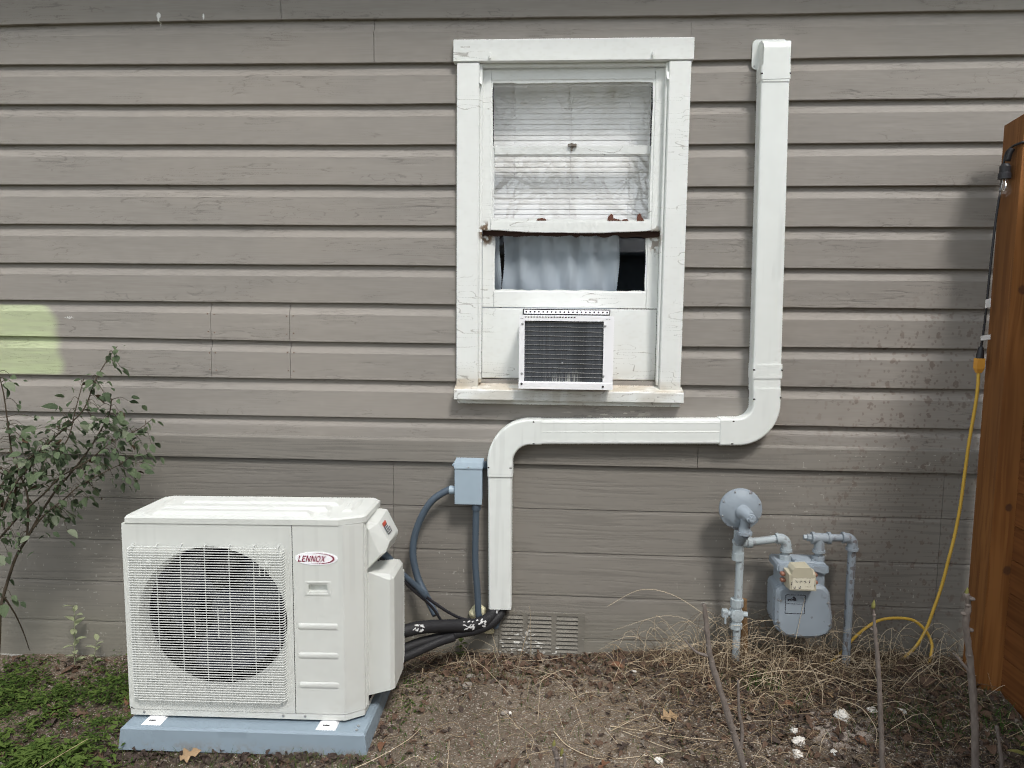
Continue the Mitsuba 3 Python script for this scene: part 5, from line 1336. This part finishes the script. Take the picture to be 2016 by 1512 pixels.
dead_leaf(1.55, -.12, .08, 'leaf_dry', 'brown leaf at the wall beneath the looped yellow cord', seed=17, tilt=.4)
k = 18
r6 = np.random.default_rng(66)
for x, y in scatter(46, lit_d, -2.5, 1.85, -.95, -.03, 67):
    dead_leaf(x, y, r6.uniform(.04, .065), ['leaf_dry', 'leaf_dark', 'leaf_rust', 'leaf_dry'][k % 4], 'small curled brown dead leaf lying loose on the ground litter', 'small dead leaves on the ground', lobes=(2.5 if k % 3 == 0 else 0), seed=k)
    k += 1
# stones
def stone(x, y, s, mat, label, group=None, flat=.6, seed=0, cls='stone'):
    m = trimesh.creation.icosphere(3, 1.0)
    m.vertices *= (1 + .55 * (meshkit.fbm(m.vertices * 1.6 + seed * 7, 3, seed) - .5) * 2)[:, None]
    m.vertices *= (1 + .18 * (meshkit.fbm(m.vertices * 5 + seed * 3, 2, seed) - .5) * 2)[:, None]
    m.vertices *= np.array((1, .8, flat)) * s
    m.apply_transform(trimesh.transformations.rotation_matrix(seed * 1.3, (0, 0, 1)))
    m.apply_translation((x, y, float(ground_z(x, y)) + s * flat * .55))
    put(cls, m, mat, True, label=label, category='stone', **({'group': group} if group else {}))
stone(1.205, -.47, .031, 'rock_white', 'round white stone right of the gas meter, largest of the white ones', seed=1, flat=.75)
stone(.985, -.57, .020, 'rock_white', 'small white stone above another white stone by the forked cane', seed=2)
stone(.985, -.62, .028, 'rock_white', 'wide white stone in the middle of the white stone row', seed=3, flat=.5)
stone(.96, -.685, .022, 'rock_white', 'white stone lowest in the white stone row', seed=4, flat=.5)
stone(1.35, -.41, .020, 'rock_white', 'white stone just right of the straight thin cane', seed=5)
stone(1.10, -.68, .015, 'rock_white', 'small white stone left of the straight cane near the bottom', seed=6)
stone(.42, -.76, .017, 'rock_white', 'white stone on bare dirt below the tan oak leaf', seed=7)
stone(1.06, -.80, .034, 'rock_white', 'flat whitish stone at the bottom edge between the canes', seed=8, flat=.35)
stone(1.47, -.42, .018, 'rock_white', 'white stone in grass left of the thick cane', seed=9, flat=.5)
stone(-.19, -.46, .013, 'rock_grey', 'pale grey pebble pair member on the bare dirt', seed=10)
stone(-.165, -.455, .008, 'rock_white', 'tiny white pebble beside the pale grey pebble', seed=11)
stone(-.02, -.86, .036, 'rock_grey', 'flat pale grey stone at the bottom edge by the budding stub', seed=12, flat=.4)
stone(-.37, -.28, .024, 'rock_grey', 'dark grey flat stone by dry grass near the pipes', seed=13, flat=.45)
stone(-.36, -.21, .022, 'rock_grey', 'grey stone closest to the dry grass below the pipes', seed=14, flat=.45)
stone(-.20, -.10, .020, 'rock_brown', 'round brown clod at the wall below the vent', seed=15)
stone(.385, -.17, .012, 'rock_white', 'white pebble at the edge of the straw below the vent', seed=16)
put('red_scrap', hull([gz(-.26, -.93, .004), gz(-.20, -.95, .004), gz(-.24, -.905, .006), gz(-.235, -.93, .012)]), 'scrap_red', label='small red scrap on the dirt at the bottom edge', category='scrap')
put('bleached_stick', cat([tube([gz(-.42, -.91, .006), gz(-.32, -.90, .008), gz(-.24, -.885, .006)], .006, 6, 3), tube([gz(-.41, -.885, .006), gz(-.27, -.88, .012)], .003, 5)]), 'straw_pale', label='bleached flat stick lying at the bottom edge', category='stick')
# grit
def grit(n, seed, fn, s0, s1):
    r = np.random.default_rng(seed)
    p = scatter(n, fn, -2.6, 1.9, -1.15, -.02, seed)
    o = np.array([(1, 0, 0), (-1, 0, 0), (0, 1, 0), (0, -1, 0), (0, 0, 1), (0, 0, -1)], float)
    f = np.array([(0, 2, 4), (2, 1, 4), (1, 3, 4), (3, 0, 4), (2, 0, 5), (1, 2, 5), (3, 1, 5), (0, 3, 5)])
    s = r.uniform(s0, s1, (n, 1, 1)) * r.uniform(.6, 1.3, (n, 6, 1))
    z = ground_z(p[:, 0], p[:, 1])
    v = o[None] * s * (1, 1, .7) + np.stack([p[:, 0], p[:, 1], z + .001], 1)[:, None]
    return v.reshape(-1, 3), (f[None] + (np.arange(n) * 6)[:, None, None]).reshape(-1, 3)
grit_d = lambda x, y: np.clip(.35 + .7 * patch(x, y, 1.0, -.6, .45, .25) + .4 * patch(x, y, 0, -.6, .7, .4), 0, 1) * np.where(x < -1.6, .3, 1)
put('gravel', grit(2600, 51, grit_d, .0008, .0028), 'rock_white', label='tiny pale grit scattered in the dirt', category='grit', kind='stuff')
put('gravel', grit(7000, 52, grit_d, .001, .0038), 'rock_grey', label='grey grit scattered in the dirt', category='grit', kind='stuff')
put('gravel', grit(9000, 53, lambda x, y: np.full_like(x, .5), .0015, .005), 'rock_brown', label='dark brown soil crumbs on the dirt', category='grit', kind='stuff')

# ------------------------------------------------------------------ bare trees across the yard, seen mirrored in the panes
def bare_tree(label, x, y, h, seed):
    key = key_for('bare_tree')
    tag(key, label, 'tree')
    r = np.random.default_rng(seed)
    trunk, branches = [], []
    def grow(p, d, L, rad, depth):
        q = p + d * L * .5 + r.normal(0, L * .05, 3)
        e = q + (d + r.normal(0, .12, 3)) * L * .5
        (trunk if depth < 1 else branches).append(tube([p, q, e], (rad, rad * .75), 6 if depth < 2 else 4, 2 if depth < 2 else 0, cap=False))
        if depth >= 7: return
        for _ in range(3 if depth < 4 else 2):
            nd = d + r.normal(0, .55, 3); nd[2] += .12; nd /= np.linalg.norm(nd)
            grow(e if r.random() < .6 else q, nd, L * r.uniform(.62, .82), rad * .62, depth + 1)
    grow(np.array((x, y, float(ground_z(x, y)) - .1)), np.array((0, 0, 1.0)), h * .28, .17, 0)
    put('trunk', cat(trunk), 'bark', True, key)
    put('crown', cat(branches), 'bark', False, key)
bare_tree('tall bare winter tree across the yard, mirrored in the left of the panes', -3.0, -17.0, 11.0, 5)
bare_tree('bare winter tree across the yard, mirrored in the right of the panes', 4.6, -18.0, 11.0, 8)
bare_tree('farther bare tree across the yard, mirrored between the other two', 0.6, -22.0, 13.0, 12)
NB = 'added_outbuilding'  # unseen building, added so the lower pane reflects something dark
tag(NB, 'unseen dark blue-grey building added across the yard to darken the lower pane reflection', 'building')
put('wall', box(-8, 9, -29, -24.0, -1.0, 3.6), 'conduit_grey', parent=NB)
put('roof', prism_x([(-23.5, 3.5), (-23.5, 3.62), (-26.5, 5.0), (-29.5, 3.62), (-29.5, 3.5), (-26.5, 4.86)], -8.4, 9.4), 'conduit_grey', parent=NB)
